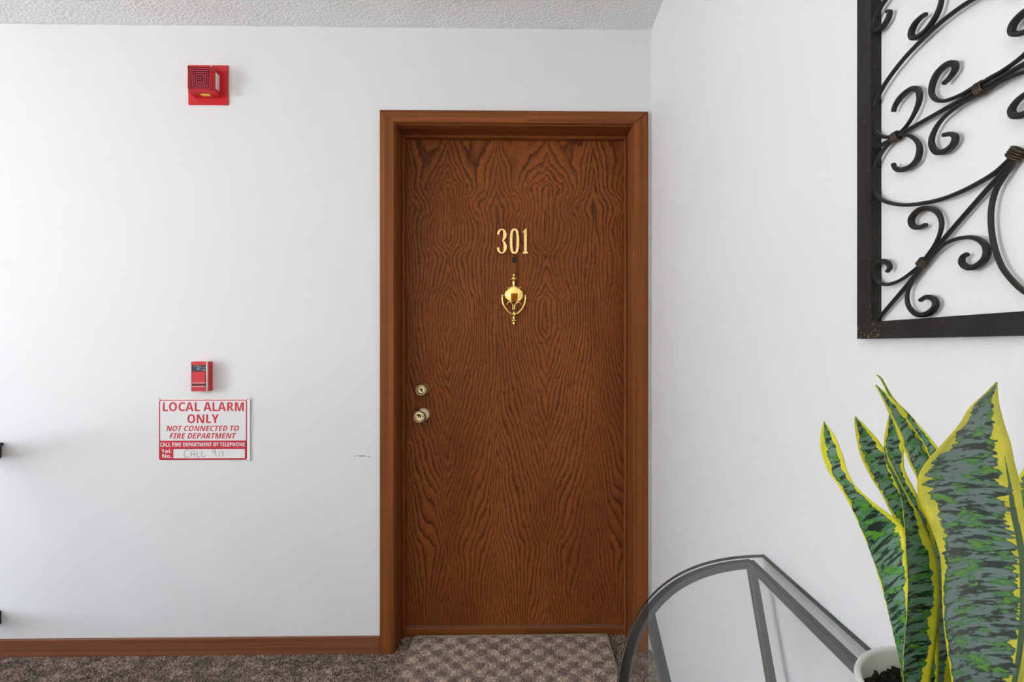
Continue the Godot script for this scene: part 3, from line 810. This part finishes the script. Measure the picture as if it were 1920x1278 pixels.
# ---------------------------------------------------------------- wrought-iron panel
const PANEL_X := RIGHT_X - 0.0085
func build_wall_art() -> void:
	# traced on the panel's own plane; lower far quarter, then mirrored about its two middle lines
	var fx := RIGHT_X - 0.0145
	var far0 := on_x(1607.0, 640, fx).z; var far1 := on_x(1633.0, 640, fx).z
	var lowy := on_x(1760, 632.0, fx).y; var low1 := on_x(1633, 603.0, fx).y
	var midy := on_x(1838, 166, PANEL_X).y
	var midz := far0 + 0.298
	var topy := 2.0 * midy - lowy
	var near0 := 2.0 * midz - far0
	var art := thing("wrought_iron_panel", Vector3(RIGHT_X, lowy, midz), "black wrought iron scrollwork panel in rectangular frame on the right wall", "wall art")
	var off := art.position
	# frame bars with uv along their length for the chipped paint
	for q in [[far0, far1, lowy, topy, 0], [2.0 * midz - far1, near0, lowy, topy, 0], [far1, 2.0 * midz - far1, lowy, low1, 1], [far1, 2.0 * midz - far1, 2.0 * midy - low1, topy, 1]]:
		var st := mk()
		var lo := Vector3(fx, q[2], q[0]) - off; var hi := Vector3(RIGHT_X, q[3], q[1]) - off
		for ax in 3:
			for s in [-1.0, 1.0]:
				var pts := []; var uvs := []
				var u := (ax + 1) % 3; var v := (ax + 2) % 3
				for kk in [[0, 0], [1, 0], [1, 1], [0, 1]]:
					var p := Vector3.ZERO
					p[ax] = hi[ax] if s > 0 else lo[ax]
					p[u] = hi[u] if kk[0] else lo[u]; p[v] = hi[v] if kk[1] else lo[v]
					pts.append(p)
					var along: float = (p.y - lo.y) if q[4] == 0 else (p.z - lo.z)
					var across: float = (p.z + p.x) if q[4] == 0 else (p.y + p.x)
					uvs.append(Vector2(across / 0.06 + 0.5, along / 0.62))
				var n := Vector3.ZERO; n[ax] = s
				face(st, pts, n, uvs)
		obj("frame_bar", st, M.iron_frame, art)
	var curves := {
		"outer_scroll": [[1679, 261], [1668, 268], [1652, 288], [1641, 312], [1637, 336], [1642, 362], [1659, 377], [1693, 384], [1732, 380.7], [1771, 371.6], [1809.5, 356], [1848, 335.5], [1872, 319], [1900, 293]],
		"diagonal_bar": [[1641, 602], [1701, 531.7], [1729.4, 493], [1770.7, 444], [1822.4, 384.5], [1878, 322], [1906, 289]],
		"corner_scroll": [[1738, 484], [1722, 500], [1695, 521], [1676, 530.4], [1659.7, 533], [1645.5, 526.6], [1639, 511], [1644, 495.6], [1654.5, 489], [1665, 493], [1668.5, 502], [1663.6, 508.5]],
		"corner_scroll_1": [[1736, 489], [1721.7, 511], [1707.5, 531.7], [1701, 552.4], [1703.6, 573], [1716.5, 587.5], [1732, 590], [1747.5, 582.4], [1755, 570.5], [1750, 559.5], [1738, 556.3], [1726, 562.7]],
		"leaf_scroll": [[1722, 502], [1736, 483], [1752.7, 459.4], [1763, 436], [1765.6, 415.5], [1757.8, 397.5], [1739.8, 389.7], [1721.7, 394.9], [1710, 407.8], [1709.5, 419.4], [1716.5, 426], [1726.8, 425.5], [1736, 421]],
		"leaf_scroll_1": [[1726, 505], [1744, 484], [1765.6, 462], [1786, 450.4], [1809.5, 445], [1830, 446.5], [1845.6, 456.8], [1851, 472.3], [1845, 487.8], [1830, 499.5], [1814.6, 501], [1804, 493], [1805, 482], [1813.3, 476.5]],
		"ring_bar": [[1908, 292], [1884.3, 327.7], [1866.3, 358.7], [1858.2, 397.5], [1860.8, 444], [1872, 485], [1888, 513.7], [1920, 546]],
		"branch_scroll": [[1676, 256], [1685.5, 254.5], [1701, 253], [1716, 260.8], [1724.5, 276.3], [1721, 297], [1708.8, 311.4], [1690.7, 318.5], [1679, 315], [1675, 307.3]],
		"stem_scroll": [[1846, 168], [1828, 181], [1804.3, 193.7], [1776, 214.3], [1757.8, 235], [1747.5, 258.2], [1748.5, 275], [1757.8, 285.3], [1773.3, 283], [1787.5, 271], [1791.5, 257], [1783, 251], [1770, 253]],
	}
	var t4z := on_x(1841, 166, PANEL_X).z
	for cn in curves:
		var base := []
		for p in curves[cn]: base.append(on_x(p[0], p[1], PANEL_X))
		if cn == "ring_bar":
			# close the ring through the panel's middle line
			var last: Vector3 = base[base.size() - 1]
			base.append(Vector3(PANEL_X, last.y - 0.011, lerpf(last.z, midz, 0.5)))
			base.append(Vector3(PANEL_X, last.y - 0.014, midz))
		var path := smooth_path(base, 4)
		var scroll: bool = cn.find("scroll") >= 0 and cn != "outer_scroll"
		var sc := []
		for i in path.size():
			var t := i / (path.size() - 1.0)
			sc.append((0.85 + 0.55 * smoothstep(0.2, 0.6, t) * (1.0 - 0.65 * smoothstep(0.75, 1.0, t))) if scroll else 1.0)
		var plain: String = cn.trim_suffix("_1")
		var copies := [[false, false, 0.0], [true, false, 0.0], [false, true, 0.0], [true, true, 0.0]]
		if cn == "stem_scroll": copies += [[false, false, t4z], [false, true, t4z], [true, false, t4z], [true, true, t4z]]
		for cp in copies:
			var pp := []
			var dx := 0.0015 if cn == "diagonal_bar" else 0.0
			for v in path:
				var z: float = v.z
				if cp[2] != 0.0: z = 2.0 * t4z - z
				pp.append(Vector3(v.x + dx, 2.0 * midy - v.y if cp[1] else v.y, 2.0 * midz - z if cp[0] else z) - off)
			var st := mk()
			sweep(st, pp, Vector3.LEFT, oct(0.0042, 0.0057, 0.28), sc)
			obj(plain, st, M.iron, art)
	# level stem through the middle
	var stem := mk()
	sweep(stem, [Vector3(PANEL_X + 0.001, midy, far1 - 0.001) - off, Vector3(PANEL_X + 0.001, midy, midz) - off, Vector3(PANEL_X + 0.001, midy, 2.0 * midz - far1 + 0.001) - off], Vector3.LEFT, oct(0.0046, 0.0056, 0.28))
	obj("stem_bar", stem, M.iron, art)
	# twisted wire ties
	for tpx in [[1680, 253, 0.0056, true, 1680, 253], [1838, 166, 0.0066, true, 1838, 166], [1730, 492, 0.0054, false, 1770, 444], [1905, 288, 0.0078, false, 1878, 322]]:
		var c := on_x(tpx[0], tpx[1], PANEL_X)
		var dir := Vector3(0, 0, 1)
		if tpx[3]: c.y = midy
		else:
			dir = on_x(tpx[4], tpx[5], PANEL_X) - c
			if dir.z < 0: dir = -dir
			dir.x = 0; dir = dir.normalized()
		for my in ([false] if tpx[3] else [false, true]):
			for mz in [false, true]:
				var cc := Vector3(c.x, 2.0 * midy - c.y if my else c.y, 2.0 * midz - c.z if mz else c.z)
				var dd := Vector3(0, dir.y * (-1 if my else 1), dir.z * (-1 if mz else 1))
				var across := dd.cross(Vector3.LEFT).normalized()
				var st := mk(true)
				for k in 4:
					var loop := []
					var o := cc + dd * (k - 1.5) * 0.0026 - off
					for i in 28:
						var t := TAU * i / 28
						var wob := 1.0 + 0.06 * cos(t * 14.0)
						loop.append(o + across * (cos(t) * tpx[2] * wob) + Vector3.LEFT * (sin(t) * 0.0042 * wob) + dd * cos(t) * 0.0016)
					sweep(st, loop, dd, circ(0.0014, 6), [], true)
				obj("wire_tie", st, M.wire, art, "bronze twisted wire binding")

# ---------------------------------------------------------------- demilune table
var table_y := 0.0
func build_table() -> void:
	table_y = EYE.y - 0.4252
	var cz := EYE.z - 0.462; var cx := RIGHT_X - 0.003
	var ax := 0.392; var az := 0.640
	var t := thing("console_table", Vector3(cx, 0, cz), "half round clear glass console table with grey metal legs", "table")
	var gt := 0.0065
	# glass plate: half ellipse
	var outline := []
	var N := 72
	for i in N + 1:
		var a := PI * i / N
		outline.append(Vector2(-sin(a) * ax, -cos(a) * az))
	var st := mk()
	for lev in [table_y, table_y - gt]:
		for i in N:
			face(st, [Vector3(0, lev, 0), Vector3(outline[i].x, lev, outline[i].y), Vector3(outline[i + 1].x, lev, outline[i + 1].y)], Vector3.UP if lev == table_y else Vector3.DOWN)
	var g := obj("glass_top", st, M.glass, t, "clear glass half round top")
	st = mk(true)
	for i in N:
		var p: Vector2 = outline[i]; var q: Vector2 = outline[i + 1]
		var o := Vector3(p.x + q.x, 0, (p.y + q.y) * 0.3)
		face(st, [Vector3(p.x, table_y - 0.001, p.y), Vector3(q.x, table_y - 0.001, q.y), Vector3(q.x, table_y - gt, q.y), Vector3(p.x, table_y - gt, p.y)], o)
	obj("polished_edge", st, M.glass_edge, g, "dark green polished glass edge")
	st = mk(true)
	for i in N:
		var p: Vector2 = outline[i]; var q: Vector2 = outline[i + 1]
		var p2 := p * 0.9975; var q2 := q * 0.9975
		face(st, [Vector3(p.x, table_y - 0.001, p.y), Vector3(q.x, table_y - 0.001, q.y), Vector3(q2.x, table_y + 0.0001, q2.y), Vector3(p2.x, table_y + 0.0001, p2.y)], Vector3.UP)
	obj("bevel", st, M.glass_edge, g)
	st = mk()
	bx(st, Vector3(-0.0005, table_y - gt, -az), Vector3(0.0015, table_y, az))
	obj("polished_edge", st, M.glass_edge, g, "dark green polished glass edge")
	# metal rim: curved front, straight back
	var ry := table_y - gt - 0.0075
	var rail_x := -0.030
	var rim := []
	var ax2 := ax - 0.007; var az2 := az - 0.011
	var a0 := asin(-rail_x / ax2)
	for i in 61:
		var a := lerpf(a0, PI - a0, i / 60.0)
		rim.append(Vector3(-sin(a) * ax2, ry, -cos(a) * az2))
	st = mk(); sweep(st, rim, Vector3.UP, oct(0.013, 0.015, 0.08)); obj("curved_rim", st, M.table_metal, t)
	var z_end: float = cos(a0) * az2
	st = mk(); sweep(st, [Vector3(rail_x, ry, -z_end), Vector3(rail_x, ry, 0), Vector3(rail_x, ry, z_end)], Vector3.UP, oct(0.0145, 0.015, 0.08)); obj("back_rail", st, M.table_metal, t)
	# legs: drawn in towards the middle and flaring again to the floor
	for s in [-1.0, 1.0]:
		for f in [false, true]:
			var top := Vector3(-0.031, ry - 0.006, -z_end + 0.006) if not f else Vector3(on_y(1215, 1138, ry - 0.006).x - cx, ry - 0.006, on_y(1215, 1138, ry - 0.006).z - cz)
			var sl := Vector2(0.0, 0.5) if not f else Vector2(0.18, 0.5)
			var pl := []
			for q in [[0.0, 0.0], [0.10, 1.0], [0.2, 2.0], [0.32, 2.95], [0.46, 3.45], [0.60, 3.2], [0.70, 2.6], [0.7435, 2.25]]:
				var e: float = q[1] * 0.1
				var y: float = maxf(ry - 0.006 - q[0], 0.0)
				pl.append(Vector3(top.x + sl.x * e, y, (top.z + sl.y * e) * (1.0 if s < 0 else -1.0)))
			pl[pl.size() - 1].y = 0.002
			st = mk(); sweep(st, smooth_path(pl, 5), Vector3(1, 0, 0), oct(0.0165, 0.0165, 0.2)); obj("leg", st, M.table_metal, t)

# ---------------------------------------------------------------- snake plant
func leaf(parent: Node3D, rows: Array, d0: float, d1: float, tilt: float, bulge: float, m: Material, u0 := 0.0, u1 := 1.0) -> void:
	# rows: tip to base, [left x, left y, right x, right y] seen from the camera; d0, d1: distance of tip and base
	var L := []; var R := []
	var n := rows.size()
	for i in n:
		var t := i / (n - 1.0)
		var d := lerpf(d0, d1, smoothstep(0.0, 1.0, t))
		var w := clampf((rows[i][2] - rows[i][0]) / 60.0, 0.0, 1.5)
		L.append(at_depth(rows[i][0], rows[i][1], d - tilt * 0.5 * w)); R.append(at_depth(rows[i][2], rows[i][3], d + tilt * 0.5 * w))
	L = smooth_path(L, 4); R = smooth_path(R, 4)
	var K := 10
	var len_tot := 0.0
	var acc := [0.0]
	for i in range(1, L.size()):
		len_tot += ((L[i] + R[i]) * 0.5).distance_to((L[i - 1] + R[i - 1]) * 0.5)
		acc.append(len_tot)
	var F := []; var B := []; var UV := []
	for i in L.size():
		var across: Vector3 = R[i] - L[i]
		var a: Vector3 = (L[maxi(i - 1, 0)] + R[maxi(i - 1, 0)]) * 0.5
		var b: Vector3 = (L[mini(i + 1, L.size() - 1)] + R[mini(i + 1, L.size() - 1)]) * 0.5
		var along := (b - a).normalized()
		var nn := across.cross(along).normalized()     # across x down-along
		if nn.dot(EYE - (L[i] + R[i]) * 0.5) < 0: nn = -nn
		var f := []; var k2 := []; var uvr := []
		for j in K + 1:
			var u := float(j) / K
			var p: Vector3 = L[i].lerp(R[i], u) - nn * (bulge * across.length() * sin(u * PI))
			var th := 0.0011 * (0.25 + sin(u * PI))
			f.append(p + nn * th * 0.5); k2.append(p - nn * th * 0.5)
			uvr.append(Vector2(clampf(lerpf(u0, u1, u), 0.005, 0.995), clampf(acc[i] / maxf(len_tot, 0.2), 0.003, 0.997)))
		F.append(f); B.append(k2); UV.append(uvr)
	var st := mk(true)
	for i in F.size() - 1:
		for j in K:
			var nrm: Vector3 = F[i][j] - B[i][j]
			face(st, [F[i][j], F[i][j + 1], F[i + 1][j + 1], F[i + 1][j]], nrm, [UV[i][j], UV[i][j + 1], UV[i + 1][j + 1], UV[i + 1][j]])
			face(st, [B[i][j], B[i][j + 1], B[i + 1][j + 1], B[i + 1][j]], -nrm, [UV[i][j], UV[i][j + 1], UV[i + 1][j + 1], UV[i + 1][j]])
		for j in [0, K]:
			var o: Vector3 = F[i][j] - F[i][K - j]
			face(st, [F[i][j], F[i + 1][j], B[i + 1][j], B[i][j]], o, [UV[i][j], UV[i + 1][j], UV[i + 1][j], UV[i][j]])
	var node := obj("leaf", st, m, parent)
	node.position = -parent.position
func build_plant() -> void:
	var pc := Vector3(0.354, table_y, EYE.z - 0.4536)
	pc = EYE + Vector3(0, 0, 0) + (ray(PPX, PPY) * 0.4536) + Vector3(cos(YAW), 0, sin(YAW)) * 0.346
	pc.y = table_y + 0.0004
	var p := thing("potted_snake_plant", pc, "variegated snake plant with yellow edged leaves in a white pot", "plant")
	var R := 0.070
	var top := EYE.y - 0.288 - pc.y
	var st := mk(true)
	lathe(st, [Vector2(0.0, 0.0), Vector2(0.046, 0.0), Vector2(0.050, 0.003), Vector2(0.0555, 0.03), Vector2(0.0635, 0.08), Vector2(R - 0.001, top - 0.012), Vector2(R, top - 0.003), Vector2(R - 0.0012, top), Vector2(R - 0.0045, top), Vector2(R - 0.0062, top - 0.003), Vector2(R - 0.0075, top - 0.03), Vector2(0.058, top - 0.04)], 64)
	obj("pot", st, M.pot, p, "white glazed round pot")
	st = mk()
	lathe(st, [Vector2(0.0640, top - 0.024), Vector2(0.05, top - 0.020), Vector2(0.0, top - 0.016)], 32)
	for i in 700:
		var a := rng.randf() * TAU
		var r := sqrt(rng.randf()) * 0.0600
		var c := Vector3(cos(a) * r, top - 0.021 + rng.randf() * 0.006, sin(a) * r)
		var s := Vector3(rng.randf_range(0.0015, 0.005), rng.randf_range(0.0008, 0.0022), rng.randf_range(0.001, 0.0025))
		var b := Basis.from_euler(Vector3(rng.randf() * TAU, rng.randf() * TAU, rng.randf() * TAU))
		for ax in 3:
			for sg in [-1.0, 1.0]:
				var u := (ax + 1) % 3; var v := (ax + 2) % 3
				var q := []
				for k in [[-1, -1], [1, -1], [1, 1], [-1, 1]]:
					var w := Vector3.ZERO
					w[ax] = sg * s[ax]; w[u] = k[0] * s[u]; w[v] = k[1] * s[v]
					q.append(c + b * w)
				var n := Vector3.ZERO; n[ax] = sg
				face(st, q, b * n)
	var so := obj("soil", st, M.soil, p, "dark bark chip soil")
	so.set_meta("kind", "stuff")
	# leaves, back to front
	leaf(p, [[1642.5, 703, 1644, 702], [1650, 711, 1654, 708], [1660, 731, 1665, 727], [1672, 752, 1680, 750], [1695, 780, 1706, 776], [1715, 808, 1732, 806], [1735, 840, 1758, 838], [1750, 890, 1785, 885], [1755, 1000, 1800, 1000], [1755, 1200, 1795, 1200], [1752, 1362, 1785, 1362]], 0.545, 0.475, 0.0, 0.12, M.leaf2)
	leaf(p, [[1940, 850, 1942, 850], [1918, 880, 1962, 882], [1906, 905, 1984, 906], [1902, 950, 1990, 950], [1898, 1050, 1985, 1050], [1880, 1200, 1950, 1200], [1850, 1360, 1895, 1360]], 0.50, 0.47, 0.0, 0.12, M.leaf2)
	leaf(p, [[1641, 721, 1643, 721], [1652, 743, 1666, 740], [1664, 770, 1690, 764], [1677, 800, 1712, 788], [1690, 832, 1730, 815], [1705, 868, 1747, 842], [1720, 900, 1762, 880], [1735, 960, 1780, 940], [1745, 1100, 1790, 1100], [1745, 1250, 1785, 1250], [1740, 1362, 1775, 1362]], 0.525, 0.466, 0.02, 0.12, M.leaf0)
	leaf(p, [[1667, 775, 1669, 775], [1661, 800, 1684, 800], [1657, 825, 1695, 825], [1659, 850, 1694, 855], [1668, 885, 1697, 882], [1680, 915, 1712, 912], [1695, 950, 1728, 945], [1708, 1000, 1750, 1000], [1715, 1100, 1760, 1100], [1722, 1250, 1760, 1250], [1725, 1366, 1755, 1366]], 0.505, 0.458, 0.0, 0.14, M.leaf2)
	leaf(p, [[1602.5, 780, 1604, 780], [1602, 795, 1620, 795], [1606, 825, 1648, 826], [1614, 856, 1662, 850], [1632, 893, 1680, 885], [1653, 927, 1695, 920], [1668, 957, 1705, 950], [1690, 1000, 1722, 990], [1700, 1100, 1740, 1100], [1705, 1250, 1745, 1250], [1710, 1370, 1742, 1370]], 0.49, 0.452, 0.0, 0.14, M.leaf2)
	leaf(p, [[1544, 789, 1546, 790], [1538, 815, 1566, 818], [1540, 850, 1580, 852], [1554, 885, 1590, 885], [1570, 907, 1606, 912], [1592, 944, 1640, 943], [1612, 987, 1674, 968], [1632, 1035, 1697, 995], [1648, 1085, 1702, 1060], [1662, 1135, 1705, 1120], [1675, 1190, 1710, 1190], [1686, 1240, 1714, 1245], [1694, 1300, 1722, 1300], [1700, 1376, 1728, 1376]], 0.475, 0.448, -0.012, 0.10, M.leaf0)
	leaf(p, [[1657, 836, 1658.5, 836], [1660, 862, 1665, 862], [1671, 887, 1679, 887], [1683, 912, 1693, 912], [1690, 935, 1707, 937], [1694, 965, 1722, 962], [1697, 1000, 1741, 1005], [1700, 1050, 1757, 1045], [1702, 1100, 1763, 1100], [1700, 1150, 1762, 1150], [1696, 1200, 1756, 1200], [1693, 1240, 1750, 1240], [1695, 1290, 1744, 1290], [1705, 1384, 1738, 1384]], 0.452, 0.436, 0.01, 0.10, M.leaf1)
	leaf(p, [[1868, 716, 1870, 716], [1846, 738, 1871, 735], [1818, 763, 1874, 760], [1799, 794, 1883, 794], [1768, 830, 1895, 830], [1738, 864, 1902, 866], [1722, 892, 1911, 900], [1720, 920, 1916, 932], [1726, 945, 1921, 965], [1748, 995, 1929, 1010], [1764, 1050, 1935, 1060], [1768, 1150, 1935, 1150], [1776, 1220, 1927, 1225], [1785, 1280, 1915, 1285], [1800, 1400, 1890, 1400]], 0.402, 0.425, 0.02, 0.09, M.leaf3)

# ---------------------------------------------------------------- stair railing at the left
func build_railing() -> void:
	var x1 := on_z(4.0, 840).x; var xc := on_z(8.0, 832).x
	var cx := x1 - 0.019
	var r := thing("stair_railing", Vector3(cx, 0, 0.0), "black metal stair railing fixed to the back wall", "railing")
	var yt := on_z(4, 829.0).y; var ym := on_z(4, 835.0).y; var yb := on_z(4, 858.0).y
	var w := xc - cx
	piece("handrail_cap", Vector3(-w, ym, 0.001), Vector3(w, yt, 2.9), M.rail, r, 0.002)
	piece("top_rail", Vector3(-0.019, yb, 0.001), Vector3(0.019, ym, 2.9), M.rail, r, 0.002)
	piece("bottom_rail", Vector3(-0.018, on_z(4, 1168).y, 0.001), Vector3(0.018, on_z(4, 1143).y, 2.9), M.rail, r, 0.002)
	for i in 20:
		var z := 0.5 + 0.12 * i
		piece("baluster", Vector3(-0.008, on_z(4, 1143).y, z - 0.008), Vector3(0.008, yb, z + 0.008), M.rail, r, 0.001)
	piece("post", Vector3(-0.025, -0.004, 2.9), Vector3(0.025, yt + 0.03, 2.95), M.rail, r, 0.003)

# ---------------------------------------------------------------- fill lamps added out of view to brighten walls and ceiling
func build_fill_lamps() -> void:
	for q in [[-3.4, 2.7, "added frosted bowl fill lamp above the stair railing", 0.6], [-0.8, 3.2, "added frosted bowl fill lamp near the door across the hall", 0.62]]:
		var l := thing("fill_lamp", Vector3(q[0], CEIL_Y, q[1]), q[2], "lamp")
		var st := mk(true)
		lathe(st, [Vector2(0.0, -0.03), Vector2(0.06, -0.03), Vector2(0.065, -0.02), Vector2(0.065, 0.0)], 32)
		obj("canopy", st, M.steel, l)
		st = mk(true)
		lathe(st, [Vector2(0.009, -0.60), Vector2(0.009, -0.03)], 12)
		obj("stem", st, M.steel, l)
		st = mk(true)
		lathe(st, [Vector2(0.0, -0.36), Vector2(0.07, -0.352), Vector2(0.13, -0.325), Vector2(0.165, -0.285), Vector2(0.175, -0.25), Vector2(0.168, -0.25), Vector2(0.155, -0.285), Vector2(0.12, -0.315), Vector2(0.0, -0.345)], 40, Transform3D(Basis.IDENTITY, Vector3(0, -0.3, 0)))
		var g := mat(rgb8(245, 242, 235), 0.4)
		g.emission_enabled = true; g.emission = Color(1.0, 0.95, 0.87); g.emission_energy_multiplier = 1.2
		obj("glass_bowl", st, g, l)
		var o := OmniLight3D.new(); o.name = "fill_light"
		l.add_child(o); o.position = Vector3(0, -0.58, 0)
		o.light_color = Color(1.0, 0.985, 0.96); o.light_energy = q[3]; o.light_size = 0.16
		o.omni_range = 12.0; o.omni_attenuation = 2.0; o.shadow_enabled = true

# ---------------------------------------------------------------- carpet pile and door mat
func tuft() -> ArrayMesh:
	var st := mk()
	var n := 5
	for k in n:
		var a := TAU * k / n; var b := TAU * (k + 1) / n
		var p := Vector3(cos(a), 0, sin(a)); var q := Vector3(cos(b), 0, sin(b))
		face(st, [p * 0.75, q * 0.75, q + Vector3.UP * 0.7, p + Vector3.UP * 0.7], p + q)
		face(st, [p + Vector3.UP * 0.7, q + Vector3.UP * 0.7, Vector3.UP * 1.0], Vector3.UP)
	st.generate_normals()
	return st.commit()
func pile(parent: Node, rects: Array, step: float, size: float, height: float, shade: Callable, called: String) -> void:
	var tr := []; var co := []
	for r in rects:
		var nx := int((r[2] - r[0]) / step); var nz := int((r[3] - r[1]) / step)
		for i in nx:
			for j in nz:
				var x: float = r[0] + (i + 0.5 + rng.randf_range(-0.35, 0.35)) * step
				var z: float = r[1] + (j + 0.5 + rng.randf_range(-0.35, 0.35)) * step
				var s := size * rng.randf_range(0.75, 1.25)
				var b := Basis.from_euler(Vector3(rng.randf_range(-0.5, 0.5), rng.randf() * TAU, rng.randf_range(-0.5, 0.5))) * Basis.from_scale(Vector3(s * rng.randf_range(0.7, 1.4), height * rng.randf_range(0.8, 1.2), s))
				tr.append(Transform3D(b, Vector3(x, r[4], z)))
				co.append(shade.call(x, z))
	var mm := MultiMesh.new()
	mm.transform_format = MultiMesh.TRANSFORM_3D
	mm.use_colors = true
	mm.mesh = tuft()
	mm.instance_count = tr.size()
	for i in tr.size():
		mm.set_instance_transform(i, tr[i]); mm.set_instance_color(i, co[i])
	var o := MultiMeshInstance3D.new(); o.name = called; o.multimesh = mm; o.material_override = M.pile
	parent.add_child(o, true)
	o.set_meta("kind", "stuff")
func build_carpet() -> void:
	var fl := get_node("floor")
	var shade := func(x: float, z: float) -> Color:
		var g := noise_a.get_noise_2d(x * 2600.0, z * 2600.0) * 0.8 + noise_b.get_noise_2d(x * 700.0, z * 700.0) * 0.5
		var c := lc(118, 104, 97).lerp(lc(170, 150, 138), clampf(0.42 + g, 0, 1))
		var k := rng.randf_range(0.62, 1.3)
		return Color(c.r * k, c.g * k, c.b * k).srgb_to_linear()
	pile(fl, [[-2.5, 0.012, open_l - 0.02, 0.42, -0.005], [open_l - 0.02, DOOR_Z + 0.016, open_r + 0.02, 0.42, -0.005], [open_r + 0.02, 0.016, RIGHT_X, 1.2, -0.005]], 0.0048, 0.0026, 0.0075, shade, "carpet_pile")
	pile(fl, [[-2.5, 0.42, open_r + 0.02, 2.1, -0.005]], 0.0075, 0.0042, 0.0085, shade, "carpet_pile")
	# mat
	var my := 0.016
	var a := on_y(777, 1187.5, my); var b := on_y(1140, 1190.5, my); var c := on_y(746, 1278, my); var e := on_y(1157, 1262, my)
	var x0 := (a.x + c.x) * 0.5; var x1 := (b.x + e.x) * 0.5
	var z0 := maxf((a.z + b.z) * 0.5, DOOR_Z + 0.017); var z1 := z0 + 0.55
	var m := thing("door_mat", Vector3((x0 + x1) * 0.5, 0.002, (z0 + z1) * 0.5), "beige checkered carpet mat with bound edge before the door", "door mat")
	var hw := (x1 - x0) * 0.5; var hd := (z1 - z0) * 0.5
	piece("backing", Vector3(-hw, 0.002, -hd), Vector3(hw, 0.0095, hd), M.binding, m, 0.002)
	var st := mk(true)
	var edge := []
	for q in [[-1, -1], [1, -1], [1, 1], [-1, 1]]:
		for i in 5:
			var t: float = [PI, 1.5 * PI, 0.0, 0.5 * PI][[[-1, -1], [1, -1], [1, 1], [-1, 1]].find(q)] + PI / 2 * i / 4.0
			edge.append(Vector3(q[0] * (hw - 0.012) + cos(t) * 0.012, 0.0085, q[1] * (hd - 0.012) + sin(t) * 0.012))
	sweep(st, edge, Vector3.UP, circ(0.0052, 8), [], true)
	obj("bound_edge", st, M.binding, m)
	var shade2 := func(x: float, z: float) -> Color:
		var chk := sin(x / 0.043 * PI) * sin(z / 0.043 * PI)
		var c2 := lc(138, 122, 114).lerp(lc(206, 184, 168), clampf(0.55 + chk * 0.75 + noise_b.get_noise_2d(x * 900.0, z * 900.0) * 0.4, 0, 1))
		var k := rng.randf_range(0.66, 1.25)
		return Color(c2.r * k, c2.g * k, c2.b * k).srgb_to_linear()
	pile(m, [[-hw + 0.006, -hd + 0.006, hw - 0.006, hd - 0.006, 0.0085]], 0.0040, 0.0021, 0.0055, shade2, "mat_pile")
